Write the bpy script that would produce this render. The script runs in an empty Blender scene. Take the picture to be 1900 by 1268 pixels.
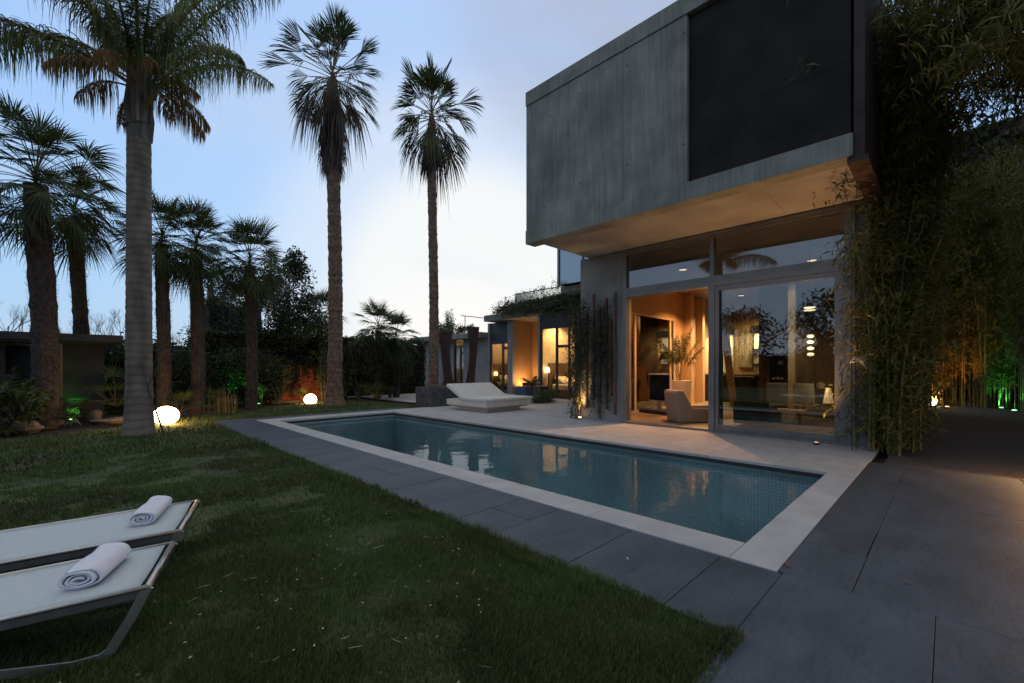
import bpy, math, random
import numpy as np
from mathutils import Vector, Matrix
R = math.radians
random.seed(7); rng = np.random.default_rng(7)
S = bpy.context.scene
COL = S.collection

# ------------------------------------------------------------------ camera, sky, sun, exposure
H = 1.35; F = 810.0; HY = 682.0
cam = bpy.data.cameras.new('camera'); camo = bpy.data.objects.new('camera', cam); COL.objects.link(camo)
cam.sensor_width = 36; cam.lens = F / 1900 * 36
cam.shift_y = (HY - 634) / 1900
cam.clip_end = 2000; cam.clip_start = 0.05
camo.location = (0, 0, H); camo.rotation_euler = (R(90), 0, R(-45))
S.camera = camo
S.view_settings.view_transform = 'Standard'; S.view_settings.look = 'None'
S.view_settings.exposure = 0.1; S.view_settings.gamma = 1
S.render.engine = 'CYCLES'
S.cycles.max_bounces = 8; S.cycles.transparent_max_bounces = 24; S.cycles.diffuse_bounces = 3
S.cycles.glossy_bounces = 4; S.cycles.sample_clamp_indirect = 3.0; S.cycles.sample_clamp_direct = 0
S.cycles.use_denoising = True; S.cycles.caustics_reflective = False; S.cycles.caustics_refractive = False

SUN_AZ = R(39.5)          # sunset direction, measured from +Y towards +X
w = bpy.data.worlds.new('World'); S.world = w; w.use_nodes = True
nt = w.node_tree; nt.nodes.clear(); N = nt.nodes; L = nt.links
def nd(tree, t, **k):
    n = tree.nodes.new(t)
    for a, b in k.items():
        if a.startswith('i_'): n.inputs[a[2:]].default_value = b
        else: setattr(n, a, b)
    return n
def ramp(tree, stops, fac=None, interp='LINEAR'):
    n = tree.nodes.new('ShaderNodeValToRGB'); cr = n.color_ramp; cr.interpolation = interp
    while len(cr.elements) < len(stops): cr.elements.new(.5)
    for e, (p, c) in zip(cr.elements, stops):
        e.position = p; e.color = (c[0], c[1], c[2], 1) if not isinstance(c, (int, float)) else (c, c, c, 1)
    if fac is not None: tree.links.new(fac, n.inputs[0])
    return n
def mth(tree, op, a, b=None, clamp=False):
    n = tree.nodes.new('ShaderNodeMath'); n.operation = op; n.use_clamp = clamp
    for i, v in enumerate((a, b)):
        if v is None: continue
        if isinstance(v, (int, float)): n.inputs[i].default_value = v
        else: tree.links.new(v, n.inputs[i])
    return n.outputs[0]
def mixc(tree, fac, a, b, mode='MIX'):
    n = tree.nodes.new('ShaderNodeMix'); n.data_type = 'RGBA'; n.blend_type = mode
    for i, v in ((0, fac), (6, a), (7, b)):
        if isinstance(v, (int, float)): n.inputs[i].default_value = v
        elif isinstance(v, (tuple, list)): n.inputs[i].default_value = (*v[:3], 1)
        else: tree.links.new(v, n.inputs[i])
    return n.outputs[2]
out = nd(nt, 'ShaderNodeOutputWorld'); bg = nd(nt, 'ShaderNodeBackground')
sky = nd(nt, 'ShaderNodeTexSky', sky_type='NISHITA', sun_disc=False, sun_elevation=R(2.5), sun_rotation=SUN_AZ)
tc = nd(nt, 'ShaderNodeTexCoord'); sep = nd(nt, 'ShaderNodeSeparateXYZ'); L.new(tc.outputs['Generated'], sep.inputs[0])
elev = sep.outputs[2]
base = ramp(nt, [(0, (.52, .63, .80)), (.08, (.46, .67, .90)), (.22, (.40, .65, 1.0)), (.5, (.39, .60, .98)), (.68, (.42, .61, .96)), (.86, (.78, .80, .80)), (1, (.88, .86, .82))], elev)
sd = nd(nt, 'ShaderNodeVectorMath', operation='DOT_PRODUCT'); L.new(tc.outputs['Generated'], sd.inputs[0])
sd.inputs[1].default_value = (math.sin(SUN_AZ) * math.cos(R(9)), math.cos(SUN_AZ) * math.cos(R(9)), math.sin(R(9)))
glowf = ramp(nt, [(0, 0), (.76, 0), (.88, .10), (.945, .50), (.978, 1), (1, 1)], sd.outputs['Value'], 'EASE')
col = mixc(nt, glowf.outputs[0], base.outputs[0], (.92, .95, .96))
# darker blue away from the sunset
away = ramp(nt, [(0, 0), (.35, .0), (.75, 1), (1, 1)], mth(nt, 'MULTIPLY_ADD', sd.outputs['Value'], .5))
away.inputs[0].default_value = 0
m_ = nt.nodes.new('ShaderNodeMath'); m_.operation = 'MULTIPLY_ADD'; L.new(sd.outputs['Value'], m_.inputs[0]); m_.inputs[1].default_value = .5; m_.inputs[2].default_value = .5
L.new(m_.outputs[0], away.inputs[0])
dim = mixc(nt, away.outputs[0], (.80, .72, .70), (1, 1, 1))
col = mixc(nt, 1.0, col, dim, 'MULTIPLY')
# thin clouds
mp = nd(nt, 'ShaderNodeMapping'); L.new(tc.outputs['Generated'], mp.inputs[0]); mp.inputs['Scale'].default_value = (1.3, 1.3, 3.0)
mp.inputs['Location'].default_value = (.35, .2, .15)
nz = nd(nt, 'ShaderNodeTexNoise'); L.new(mp.outputs[0], nz.inputs[0]); nz.inputs['Scale'].default_value = 1.7; nz.inputs['Detail'].default_value = 6
nz.inputs['Roughness'].default_value = .5
cl = ramp(nt, [(0, 0), (.49, 0), (.70, .6), (1, .8)], nz.outputs[0], 'EASE')
cloudcol = mixc(nt, glowf.outputs[0], (.54, .66, .84), (.80, .85, .92))
col = mixc(nt, cl.outputs[0], col, cloudcol)
# grey cloud bank high above the house
cd = nd(nt, 'ShaderNodeVectorMath', operation='DOT_PRODUCT'); L.new(tc.outputs['Generated'], cd.inputs[0])
cv = Vector((.7071 * 1.18, .7071 * .82, .84)).normalized(); cd.inputs[1].default_value = cv
cf = mth(nt, 'MULTIPLY', ramp(nt, [(0, 0), (.95, 0), (.995, 1), (1, 1)], cd.outputs['Value'], 'EASE').outputs[0],
         ramp(nt, [(0, .0), (.35, .2), (.62, .95), (1, 1)], nz.outputs[0]).outputs[0])
col = mixc(nt, cf, col, (.44, .48, .60))
ns = mixc(nt, 1.0, sky.outputs[0], (.07, .07, .07), 'MULTIPLY')
col = mixc(nt, .06, col, ns)
L.new(col, bg.inputs[0]); bg.inputs[1].default_value = .98
L.new(bg.outputs[0], out.inputs[0])

sl = bpy.data.lights.new('sun', 'SUN'); sl.energy = .06; sl.angle = R(14); sl.color = (1, .86, .7)
so = bpy.data.objects.new('sun', sl); COL.objects.link(so)
sdir = Vector((math.sin(SUN_AZ) * math.cos(R(4)), math.cos(SUN_AZ) * math.cos(R(4)), math.sin(R(4))))
so.rotation_euler = (-sdir).to_track_quat('-Z', 'Y').to_euler(); so.location = (0, 0, 20)

def G(x, y, z=0.0):
    t = (z - H) / ((HY - y) / F); a = (x - 950) / F
    return (.7071 * t * (1 + a), .7071 * t * (1 - a), z)
def PX(x, y, X):
    a = (x - 950) / F; t = X / (.7071 * (1 + a)); return (X, .7071 * t * (1 - a), H + t * (HY - y) / F)
def PY(x, y, Y):
    a = (x - 950) / F; t = Y / (.7071 * (1 - a)); return (.7071 * t * (1 + a), Y, H + t * (HY - y) / F)

# ------------------------------------------------------------------ materials
def mat(name, c1, c2=None, scale=5, rough=.8, bump=0, bscale=40, metallic=0, spec=.5, stretch=(1, 1, 1), detail=6, island=0, translucent=0, lo=.35, hi=.65, extra=None):
    m = bpy.data.materials.new(name); m.use_nodes = True; t = m.node_tree
    b = t.nodes['Principled BSDF']; b.inputs['Roughness'].default_value = rough; b.inputs['Metallic'].default_value = metallic
    b.inputs['Specular IOR Level'].default_value = spec
    tcn = nd(t, 'ShaderNodeTexCoord'); mpn = nd(t, 'ShaderNodeMapping'); t.links.new(tcn.outputs['Object'], mpn.inputs[0]); mpn.inputs['Scale'].default_value = stretch
    nz = nd(t, 'ShaderNodeTexNoise'); t.links.new(mpn.outputs[0], nz.inputs[0]); nz.inputs['Scale'].default_value = scale; nz.inputs['Detail'].default_value = detail
    rp = ramp(t, [(lo, c1), (hi, c2 or c1)], nz.outputs[0]); c = rp.outputs[0]
    if island:
        g = nd(t, 'ShaderNodeNewGeometry')
        r2 = ramp(t, [(0, 1 - island), (1, 1 + island)], g.outputs['Random Per Island'])
        c = mixc(t, 1.0, c, r2.outputs[0], 'MULTIPLY')
    if extra: c = extra(t, mpn, c)
    t.links.new(c, b.inputs['Base Color'])
    if bump:
        n2 = nd(t, 'ShaderNodeTexNoise'); t.links.new(mpn.outputs[0], n2.inputs[0]); n2.inputs['Scale'].default_value = bscale; n2.inputs['Detail'].default_value = 5
        bp = nd(t, 'ShaderNodeBump'); bp.inputs['Strength'].default_value = bump; bp.inputs['Distance'].default_value = .02
        t.links.new(n2.outputs[0], bp.inputs['Height']); t.links.new(bp.outputs[0], b.inputs['Normal'])
    if translucent:
        tr = nd(t, 'ShaderNodeBsdfTranslucent'); t.links.new(c, tr.inputs[0]); mx = nd(t, 'ShaderNodeMixShader'); mx.inputs[0].default_value = translucent
        o = t.nodes['Material Output']; t.links.new(b.outputs[0], mx.inputs[1]); t.links.new(tr.outputs[0], mx.inputs[2]); t.links.new(mx.outputs[0], o.inputs[0])
    return m
def emat(name, c, s):
    m = bpy.data.materials.new(name); m.use_nodes = True; t = m.node_tree; b = t.nodes['Principled BSDF']
    b.inputs['Base Color'].default_value = (.8, .8, .8, 1); b.inputs['Emission Color'].default_value = (*c, 1); b.inputs['Emission Strength'].default_value = s
    return m
def glass_mat(name, tint=(.8, .85, .85), refl=1.0, extra=0.04, rough=0.0, wavy=0.0):
    m = bpy.data.materials.new(name); m.use_nodes = True; t = m.node_tree; t.nodes.clear()
    o = nd(t, 'ShaderNodeOutputMaterial'); mx = nd(t, 'ShaderNodeMixShader'); tr = nd(t, 'ShaderNodeBsdfTransparent'); gl = nd(t, 'ShaderNodeBsdfGlossy')
    tr.inputs[0].default_value = (*tint, 1); gl.inputs['Roughness'].default_value = rough
    fr = nd(t, 'ShaderNodeFresnel'); fr.inputs[0].default_value = 1.45
    f = mth(t, 'MULTIPLY_ADD', fr.outputs[0], refl); f.node.inputs[2].default_value = extra
    if wavy:
        tcn = nd(t, 'ShaderNodeTexCoord'); n2 = nd(t, 'ShaderNodeTexNoise'); t.links.new(tcn.outputs['Object'], n2.inputs[0]); n2.inputs['Scale'].default_value = .7
        bp = nd(t, 'ShaderNodeBump'); bp.inputs['Strength'].default_value = wavy; bp.inputs['Distance'].default_value = .02
        t.links.new(n2.outputs[0], bp.inputs['Height']); t.links.new(bp.outputs[0], gl.inputs['Normal'])
    t.links.new(f, mx.inputs[0]); t.links.new(tr.outputs[0], mx.inputs[1]); t.links.new(gl.outputs[0], mx.inputs[2]); t.links.new(mx.outputs[0], o.inputs[0])
    return m

def conc_extra(t, mp, c):   # vertical run-off streaks, pour seams and form-tie dots
    m2 = nd(t, 'ShaderNodeMapping'); t.links.new(nd(t, 'ShaderNodeTexCoord').outputs['Object'], m2.inputs[0]); m2.inputs['Scale'].default_value = (14, 14, .9)
    n = nd(t, 'ShaderNodeTexNoise'); t.links.new(m2.outputs[0], n.inputs[0]); n.inputs['Scale'].default_value = 1.3; n.inputs['Detail'].default_value = 8; n.inputs['Roughness'].default_value = .65
    r = ramp(t, [(.30, .74), (.5, .96), (.62, 1.08), (.72, 1.38)], n.outputs[0]); c = mixc(t, 1, c, r.outputs[0], 'MULTIPLY')
    n3 = nd(t, 'ShaderNodeTexNoise'); t.links.new(nd(t, 'ShaderNodeTexCoord').outputs['Object'], n3.inputs[0]); n3.inputs['Scale'].default_value = .9; n3.inputs['Detail'].default_value = 4
    r = ramp(t, [(.3, .78), (.7, 1.2)], n3.outputs[0]); return mixc(t, 1, c, r.outputs[0], 'MULTIPLY')
M = {}
M['concrete'] = mat('concrete', (.205, .205, .165), (.275, .275, .222), 2.2, .85, .35, 60, extra=conc_extra)
M['concrete_pale'] = mat('concrete_pale', (.24, .23, .21), (.32, .31, .28), 1.6, .85, .25, 50)
M['soffit'] = mat('soffit_concrete', (.24, .225, .20), (.36, .345, .31), 1.2, .8, .25, 30, lo=.3, hi=.7)
M['panel'] = mat('charcoal_steel', (.020, .0165, .0165), (.033, .0275, .0265), 1.5, .8, .12, 20, spec=.12)
M['rust'] = mat('weathered_steel', (.035, .019, .014), (.07, .035, .023), 3, .8, .3, 50)
M['darkrust'] = mat('dark_weathered_steel', (.028, .016, .013), (.055, .03, .022), 3, .8, .3, 50)
M['alu'] = mat('anodised_aluminium', (.20, .195, .18), (.24, .235, .215), 4, .42, .03, 80, metallic=.65)
M['darkalu'] = mat('dark_frame', (.035, .037, .04), (.05, .05, .052), 4, .5)
M['glass'] = glass_mat('door_glass', (.56, .60, .57), 1.4, .13, 0, .015)
M['glass2'] = glass_mat('bedroom_glass', (.85, .85, .8), .8, .01)
M['glasssky'] = glass_mat('upper_glass', (.45, .5, .5), 2.0, .3)
M['blind'] = mat('blind_cloth', (.035, .033, .03), (.045, .042, .038), 30, .95)
def slate_extra(t, mp, c):
    o = nd(t, 'ShaderNodeTexCoord').outputs['Object']
    a = nd(t, 'ShaderNodeTexNoise'); t.links.new(o, a.inputs[0]); a.inputs['Scale'].default_value = 55; a.inputs['Detail'].default_value = 3
    m2 = nd(t, 'ShaderNodeMapping'); t.links.new(o, m2.inputs[0]); m2.inputs['Scale'].default_value = (3, 14, 1); m2.inputs['Rotation'].default_value = (0, 0, .5)
    b = nd(t, 'ShaderNodeTexNoise'); t.links.new(m2.outputs[0], b.inputs[0]); b.inputs['Scale'].default_value = 1.5; b.inputs['Detail'].default_value = 9; b.inputs['Distortion'].default_value = 1.2
    v = nd(t, 'ShaderNodeTexNoise'); t.links.new(o, v.inputs[0]); v.inputs['Scale'].default_value = 150; v.inputs['Detail'].default_value = 1
    c = mixc(t, 1, c, ramp(t, [(.3, .88), (.7, 1.10)], a.outputs[0]).outputs[0], 'MULTIPLY')
    c = mixc(t, 1, c, ramp(t, [(.32, .80), (.5, 1), (.66, 1.0), (.78, 1.28)], b.outputs[0]).outputs[0], 'MULTIPLY')
    return mixc(t, ramp(t, [(.745, 0), (.80, .5)], v.outputs[0]).outputs[0], c, (.26, .25, .23))
M['slate'] = mat('slate', (.046, .058, .068), (.086, .102, .118), 1.7, .62, .14, 30, island=.10, stretch=(1, 1.8, 1), spec=.4, lo=.28, hi=.74, detail=10, extra=slate_extra)
M['grout'] = mat('grout', (.03, .03, .03), (.045, .04, .035), 20, .95)
M['lime'] = mat('limestone', (.40, .385, .36), (.50, .485, .45), 3.2, .75, .15, 60, island=.07, spec=.3, lo=.3, hi=.7)
M['soil'] = mat('soil', (.035, .026, .018), (.075, .055, .035), 9, 1, .9, 40)
M['rockm'] = mat('rock', (.12, .085, .06), (.24, .17, .12), 5, .9, .8, 18)
M['lawn'] = mat('lawn_soil', (.035, .06, .015), (.085, .095, .035), 3.0, 1, .8, 90)
M['white'] = mat('white_paint', (.62, .58, .5), (.7, .66, .58), 2, .8)
M['plaster'] = mat('warm_plaster', (.50, .44, .34), (.58, .52, .40), 2, .85, .05, 30)
M['ochre'] = mat('ochre_wall', (.33, .19, .09), (.42, .25, .12), 1.2, .85, .1, 30)
M['floorin'] = mat('interior_floor', (.16, .12, .08), (.24, .18, .12), 3, .35, .03)
M['wood'] = mat('wood', (.09, .05, .03), (.17, .10, .06), 6, .6, .2, 30, stretch=(1, 1, .15))
M['pale_wood'] = mat('pale_wood', (.44, .29, .16), (.54, .36, .21), 6, .55, .1, 30, stretch=(1, 1, .1))
M['black'] = mat('black_lacquer', (.012, .012, .013), (.02, .02, .022), 6, .35)
M['screen'] = mat('screen', (.008, .008, .01), (.010, .010, .012), 3, .12)
M['fabric'] = mat('beige_fabric', (.30, .23, .15), (.37, .29, .20), 50, .95, .25, 160)
M['sofa'] = mat('dark_sofa', (.03, .035, .04), (.05, .052, .055), 40, .95, .2, 150)
M['chairw'] = mat('pale_plastic', (.40, .42, .44), (.46, .48, .5), 4, .45)
M['mattress'] = mat('cream_canvas', (.66, .63, .56), (.74, .71, .63), 8, .9, .2, 120)
M['bedbase'] = mat('cream_lacquer', (.66, .61, .53), (.72, .67, .59), 3, .55, .05, 60)
M['sling'] = mat('white_mesh_sling', (.52, .56, .55), (.60, .64, .62), 90, .8, .35, 420, stretch=(1, 1, 1))
M['steel'] = mat('brushed_steel', (.42, .40, .36), (.52, .50, .45), 12, .34, .05, 90, metallic=.9)
M['towel'] = mat('terry_towel', (.82, .80, .84), (.90, .88, .92), 30, 1, .5, 260, lo=.3, hi=.7)
M['hem'] = mat('towel_shade', (.5, .47, .5), (.62, .59, .62), 30, 1, .9, 260)
M['linen'] = mat('bed_linen', (.6, .55, .45), (.68, .63, .52), 5, .9, .2, 15)
M['headboard'] = mat('headboard', (.09, .06, .05), (.17, .12, .10), 4, .6, .1, 20, stretch=(1, 1, .3))
M['stone'] = mat('dark_stone', (.06, .062, .065), (.11, .11, .115), 6, .9, .8, 25)
M['bluepot'] = mat('blue_glaze', (.02, .07, .12), (.03, .11, .18), 5, .3)
M['redwall'] = mat('terracotta_render', (.20, .05, .025), (.34, .09, .04), 2.4, .95, .5, 30)
M['greywall'] = mat('grey_render', (.022, .021, .02), (.04, .037, .035), 2, .95, .5, 15)
M['roofm'] = mat('shed_roof', (.03, .03, .03), (.05, .05, .05), 3, .9)
def ring_extra(t, mp, c):
    tcn = nd(t, 'ShaderNodeTexCoord'); wv = nd(t, 'ShaderNodeTexWave'); wv.bands_direction = 'Z'; wv.inputs['Scale'].default_value = 2.1; wv.inputs['Distortion'].default_value = 5.5; wv.inputs['Detail'].default_value = 3; wv.inputs['Detail Scale'].default_value = .6
    t.links.new(tcn.outputs['Object'], wv.inputs[0]); return mixc(t, 1, c, ramp(t, [(0, .72), (.22, .97), (.7, 1.02), (1, 1.05)], wv.outputs['Fac']).outputs[0], 'MULTIPLY')
M['bark_q'] = mat('ringed_bark', (.125, .10, .068), (.225, .185, .13), 5, .9, .6, 30, stretch=(1, 1, .4), extra=ring_extra)
M['bark_w'] = mat('rough_bark', (.10, .065, .042), (.23, .15, .10), 9, .95, .9, 25, island=.25)
M['bark_f'] = mat('fibrous_bark', (.042, .031, .022), (.085, .062, .045), 14, 1, .9, 35, island=.3)
M['twig'] = mat('twig', (.06, .05, .04), (.10, .085, .07), 6, .95)
M['boot'] = mat('palm_boot', (.07, .058, .042), (.26, .225, .17), 9, .9, .6, 20, stretch=(1, 1, .12), island=.35)
def leaf(n, a, b, tr=.25, isl=.35, rough=.5, sc=1.5): return mat(n, a, b, sc, rough, island=isl, translucent=tr, spec=.3)
M['fan'] = leaf('fan_leaf', (.042, .062, .016), (.095, .12, .035))
M['fanw'] = leaf('washington_leaf', (.035, .05, .015), (.08, .10, .03))
M['dead'] = leaf('dead_leaf', (.07, .052, .035), (.14, .105, .07), .1)
M['queen'] = leaf('queen_leaf', (.075, .105, .026), (.18, .20, .055), .3)
M['spray'] = leaf('flower_spray', (.16, .09, .03), (.30, .17, .05), .3)
M['stalk'] = mat('petiole', (.12, .10, .03), (.24, .15, .045), 3, .6)
M['shrub'] = leaf('shrub_leaf', (.035, .052, .014), (.08, .105, .026))
M['shrub2'] = leaf('dark_leaf', (.024, .034, .012), (.055, .066, .02))
M['fern'] = leaf('fern_leaf', (.05, .085, .02), (.11, .14, .04))
M['bamboo'] = leaf('bamboo_leaf', (.075, .083, .018), (.165, .155, .038), .35)
M['culm'] = mat('bamboo_culm', (.09, .10, .035), (.20, .18, .07), 6, .45, island=.3)
M['ivy'] = leaf('creeper_leaf', (.025, .04, .015), (.07, .08, .028))
M['grass'] = leaf('grass_blade', (.070, .076, .026), (.10, .155, .030), .25, .5, .55, .9)
M['straw'] = mat('straw', (.30, .27, .18), (.5, .46, .34), 9, .9, island=.4)
M['petal'] = mat('petal', (.55, .53, .45), (.7, .68, .6), 9, .9)
M['rust_leaf'] = mat('brown_leaf', (.14, .06, .025), (.22, .10, .04), 20, .8)
M['kerb'] = mat('bed_edge', (.05, .03, .02), (.09, .055, .035), 6, .9, .3)
M['gravel'] = mat('dark_path', (.05, .045, .04), (.10, .085, .07), 12, .9, .9, 60)

# ------------------------------------------------------------------ builders
def tag(o, label=None, cat=None, group=None, kind=None):
    if label: o['label'] = label
    if cat: o['category'] = cat
    if group: o['group'] = group
    if kind: o['kind'] = kind
    return o
def empty(name, loc, label, cat, group=None, rz=0):
    o = bpy.data.objects.new(name, None); COL.objects.link(o); o.location = loc; o.rotation_euler = (0, 0, rz); o.empty_display_size = .2
    return tag(o, label, cat, group)
def mesh_obj(name, V, Fc, m, parent=None, smooth=False, bevel=0, world=True):
    """V, Fc in world space when world, else in the parent's space"""
    me = bpy.data.meshes.new(name)
    V = np.asarray(V, dtype=np.float32)
    if isinstance(Fc, np.ndarray):
        n, k = Fc.shape
        me.vertices.add(len(V)); me.vertices.foreach_set('co', V.ravel())
        me.loops.add(n * k); me.loops.foreach_set('vertex_index', Fc.ravel().astype(np.int32))
        me.polygons.add(n); me.polygons.foreach_set('loop_start', np.arange(0, n * k, k, dtype=np.int32))
        me.update(calc_edges=True)
    else:
        me.from_pydata(V.tolist(), [], Fc); me.update()
    if smooth: me.polygons.foreach_set('use_smooth', np.ones(len(me.polygons), dtype=bool))
    me.materials.append(m)
    o = bpy.data.objects.new(name, me); COL.objects.link(o)
    if parent is not None:
        o.parent = parent
        if world: o.matrix_parent_inverse = chain(parent).inverted()
    if bevel:
        b = o.modifiers.new('bevel', 'BEVEL'); b.width = bevel; b.segments = 2; b.limit_method = 'ANGLE'
    return o
def chain(o):
    m = Matrix.LocRotScale(o.location, o.rotation_euler, o.scale)
    return chain(o.parent) @ o.matrix_parent_inverse @ m if o.parent else m
class MB:
    def __init__(s): s.v = []; s.f = []
    def box(s, x0, y0, z0, x1, y1, z1):
        x0, x1 = sorted((x0, x1)); y0, y1 = sorted((y0, y1)); z0, z1 = sorted((z0, z1)); n = len(s.v)
        s.v += [(x0, y0, z0), (x1, y0, z0), (x1, y1, z0), (x0, y1, z0), (x0, y0, z1), (x1, y0, z1), (x1, y1, z1), (x0, y1, z1)]
        s.f += [[n + i for i in q] for q in ((3, 2, 1, 0), (4, 5, 6, 7), (0, 1, 5, 4), (1, 2, 6, 5), (2, 3, 7, 6), (3, 0, 4, 7))]; return s
    def prism(s, poly, ax, lo, hi):
        """poly of 2-D points extruded along axis ax (0,1,2)"""
        n = len(s.v); k = len(poly)
        for h in (lo, hi):
            for p in poly:
                q = list(p); q.insert(ax, h); s.v.append(tuple(q))
        s.f.append([n + i for i in range(k)][::-1]); s.f.append([n + k + i for i in range(k)])
        for i in range(k): j = (i + 1) % k; s.f.append([n + i, n + j, n + k + j, n + k + i])
        return s
    def tube(s, pts, rad, n=8, cap=True, jit=0):
        pts = [Vector(p) for p in pts]; b = len(s.v)
        if isinstance(rad, (int, float)): rad = [rad] * len(pts)
        up = Vector((0, 0, 1)); ref = None
        for i, p in enumerate(pts):
            d = (pts[min(i + 1, len(pts) - 1)] - pts[max(i - 1, 0)]).normalized()
            if ref is None: ref = Vector((1, 0, 0)) if abs(d.z) > .8 else up
            u = (ref - d * ref.dot(d)).normalized(); vv = d.cross(u); ref = u
            for k in range(n):
                a = 2 * math.pi * k / n; r = rad[i] * (1 + (random.uniform(-jit, jit) if jit else 0))
                s.v.append(tuple(p + (u * math.cos(a) + vv * math.sin(a)) * r))
        for i in range(len(pts) - 1):
            for k in range(n):
                k2 = (k + 1) % n; s.f.append([b + i * n + k, b + i * n + k2, b + (i + 1) * n + k2, b + (i + 1) * n + k])
        if cap: s.f.append([b + k for k in range(n)][::-1]); s.f.append([b + (len(pts) - 1) * n + k for k in range(n)])
        return s
    def lathe(s, c, prof, n=24):
        b = len(s.v); c = Vector(c)
        for r, z in prof:
            for k in range(n): a = 2 * math.pi * k / n; s.v.append((c.x + r * math.cos(a), c.y + r * math.sin(a), c.z + z))
        for i in range(len(prof) - 1):
            for k in range(n): k2 = (k + 1) % n; s.f.append([b + i * n + k, b + i * n + k2, b + (i + 1) * n + k2, b + (i + 1) * n + k])
        s.f.append([b + k for k in range(n)][::-1]); s.f.append([b + (len(prof) - 1) * n + k for k in range(n)])
        return s
    def quad(s, a, b, c, d): n = len(s.v); s.v += [tuple(a), tuple(b), tuple(c), tuple(d)]; s.f.append([n, n + 1, n + 2, n + 3]); return s
    def build(s, name, m, parent=None, bevel=0, smooth=False, world=True): return mesh_obj(name, s.v, s.f, m, parent, smooth, bevel, world)
def bx(name, c, m, parent=None, bevel=0): return MB().box(*c).build(name, m, parent, bevel)
def copy_tree(o, parent=None):
    c = o.copy(); COL.objects.link(c)
    if parent is not None: c.parent = parent
    for ch in [x for x in bpy.data.objects if x.parent == o]: copy_tree(ch, c)
    return c

class Strips:
    """leaf blades: strips of quads following a spine"""
    def __init__(s): s.V = []; s.F = []; s.n = 0
    def add(s, P, Wd):
        # P: (N, K, 3) spine points, Wd: (N, K, 3) half-width vectors
        Nn, K = P.shape[:2]
        A = P - Wd; B = P + Wd; V = np.stack([A, B], 2).reshape(Nn, K * 2, 3)
        idx = np.arange(K - 1); q = np.stack([2 * idx, 2 * idx + 1, 2 * idx + 3, 2 * idx + 2], 1)
        Fq = q[None] + (s.n + np.arange(Nn) * K * 2)[:, None, None]
        s.V.append(V.reshape(-1, 3)); s.F.append(Fq.reshape(-1, 4)); s.n += Nn * K * 2
    def build(s, name, m, parent=None, world=True): return mesh_obj(name, np.concatenate(s.V), np.concatenate(s.F), m, parent, False, 0, world)
def nrm(v): v = np.asarray(v, float); return v / (np.linalg.norm(v, axis=-1, keepdims=True) + 1e-9)

def fan_leaf(st, stalks, o, az, el, pl, Rf, nseg=26, droop=.25, split=.45, spread=115, sag=.35, roll=0, pr=.012):
    """a palmate leaf: petiole from o, then a pleated fan of split blades"""
    d = np.array([math.cos(az) * math.cos(el), math.sin(az) * math.cos(el), math.sin(el)]); pts = [np.array(o, float)]
    K = 5
    for i in range(K):
        pts.append(pts[-1] + d * pl / K); d = nrm(d + np.array([0, 0, -sag / K]))
    stalks.tube([tuple(p) for p in pts], [pr * 1.6] + [pr] * K, 4, False)
    hub = pts[-1]; e = d; side = nrm(np.cross(e, [0, 0, 1])); nn = np.cross(side, e)
    if roll: side, nn = side * math.cos(roll) + nn * math.sin(roll), nn * math.cos(roll) - side * math.sin(roll)
    th = np.radians(np.linspace(-spread, spread, nseg)) + rng.normal(0, .02, nseg)
    dth = np.radians(2 * spread / nseg)
    rr = Rf * (.72 + .28 * np.cos(th * .8)) * rng.uniform(.88, 1.06, nseg)
    dirs = np.cos(th)[:, None] * e + np.sin(th)[:, None] * side + (.28 * np.abs(np.sin(th)))[:, None] * nn * .6
    dirs = nrm(dirs); s_ = np.array([.04, split, split + .42 * (1 - split), split + .75 * (1 - split), 1.0])
    P = hub + dirs[:, None, :] * (rr[:, None] * s_)[:, :, None]
    dr = droop * rr[:, None] * (s_ ** 2.6) * rng.uniform(.5, 1.5, nseg)[:, None]
    P[:, :, 2] -= dr
    P[:, :, :] += rng.normal(0, .012, (nseg, 1, 3)) * s_[None, :, None] * Rf
    wd = np.stack([.04 * dth * rr * .5, split * dth * rr * .56, .62 * split * dth * rr * .56, .34 * split * dth * rr * .56, np.full(nseg, .0015)], 1); wd = np.maximum(wd, .0015)
    tang = nrm(-np.sin(th)[:, None] * e + np.cos(th)[:, None] * side)
    pleat = nn[None] * (np.where(np.arange(nseg) % 2 == 0, .5, -.5))[:, None]
    W = nrm(tang + pleat)[:, None, :] * wd[:, :, None]
    st.add(P, W)
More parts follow.
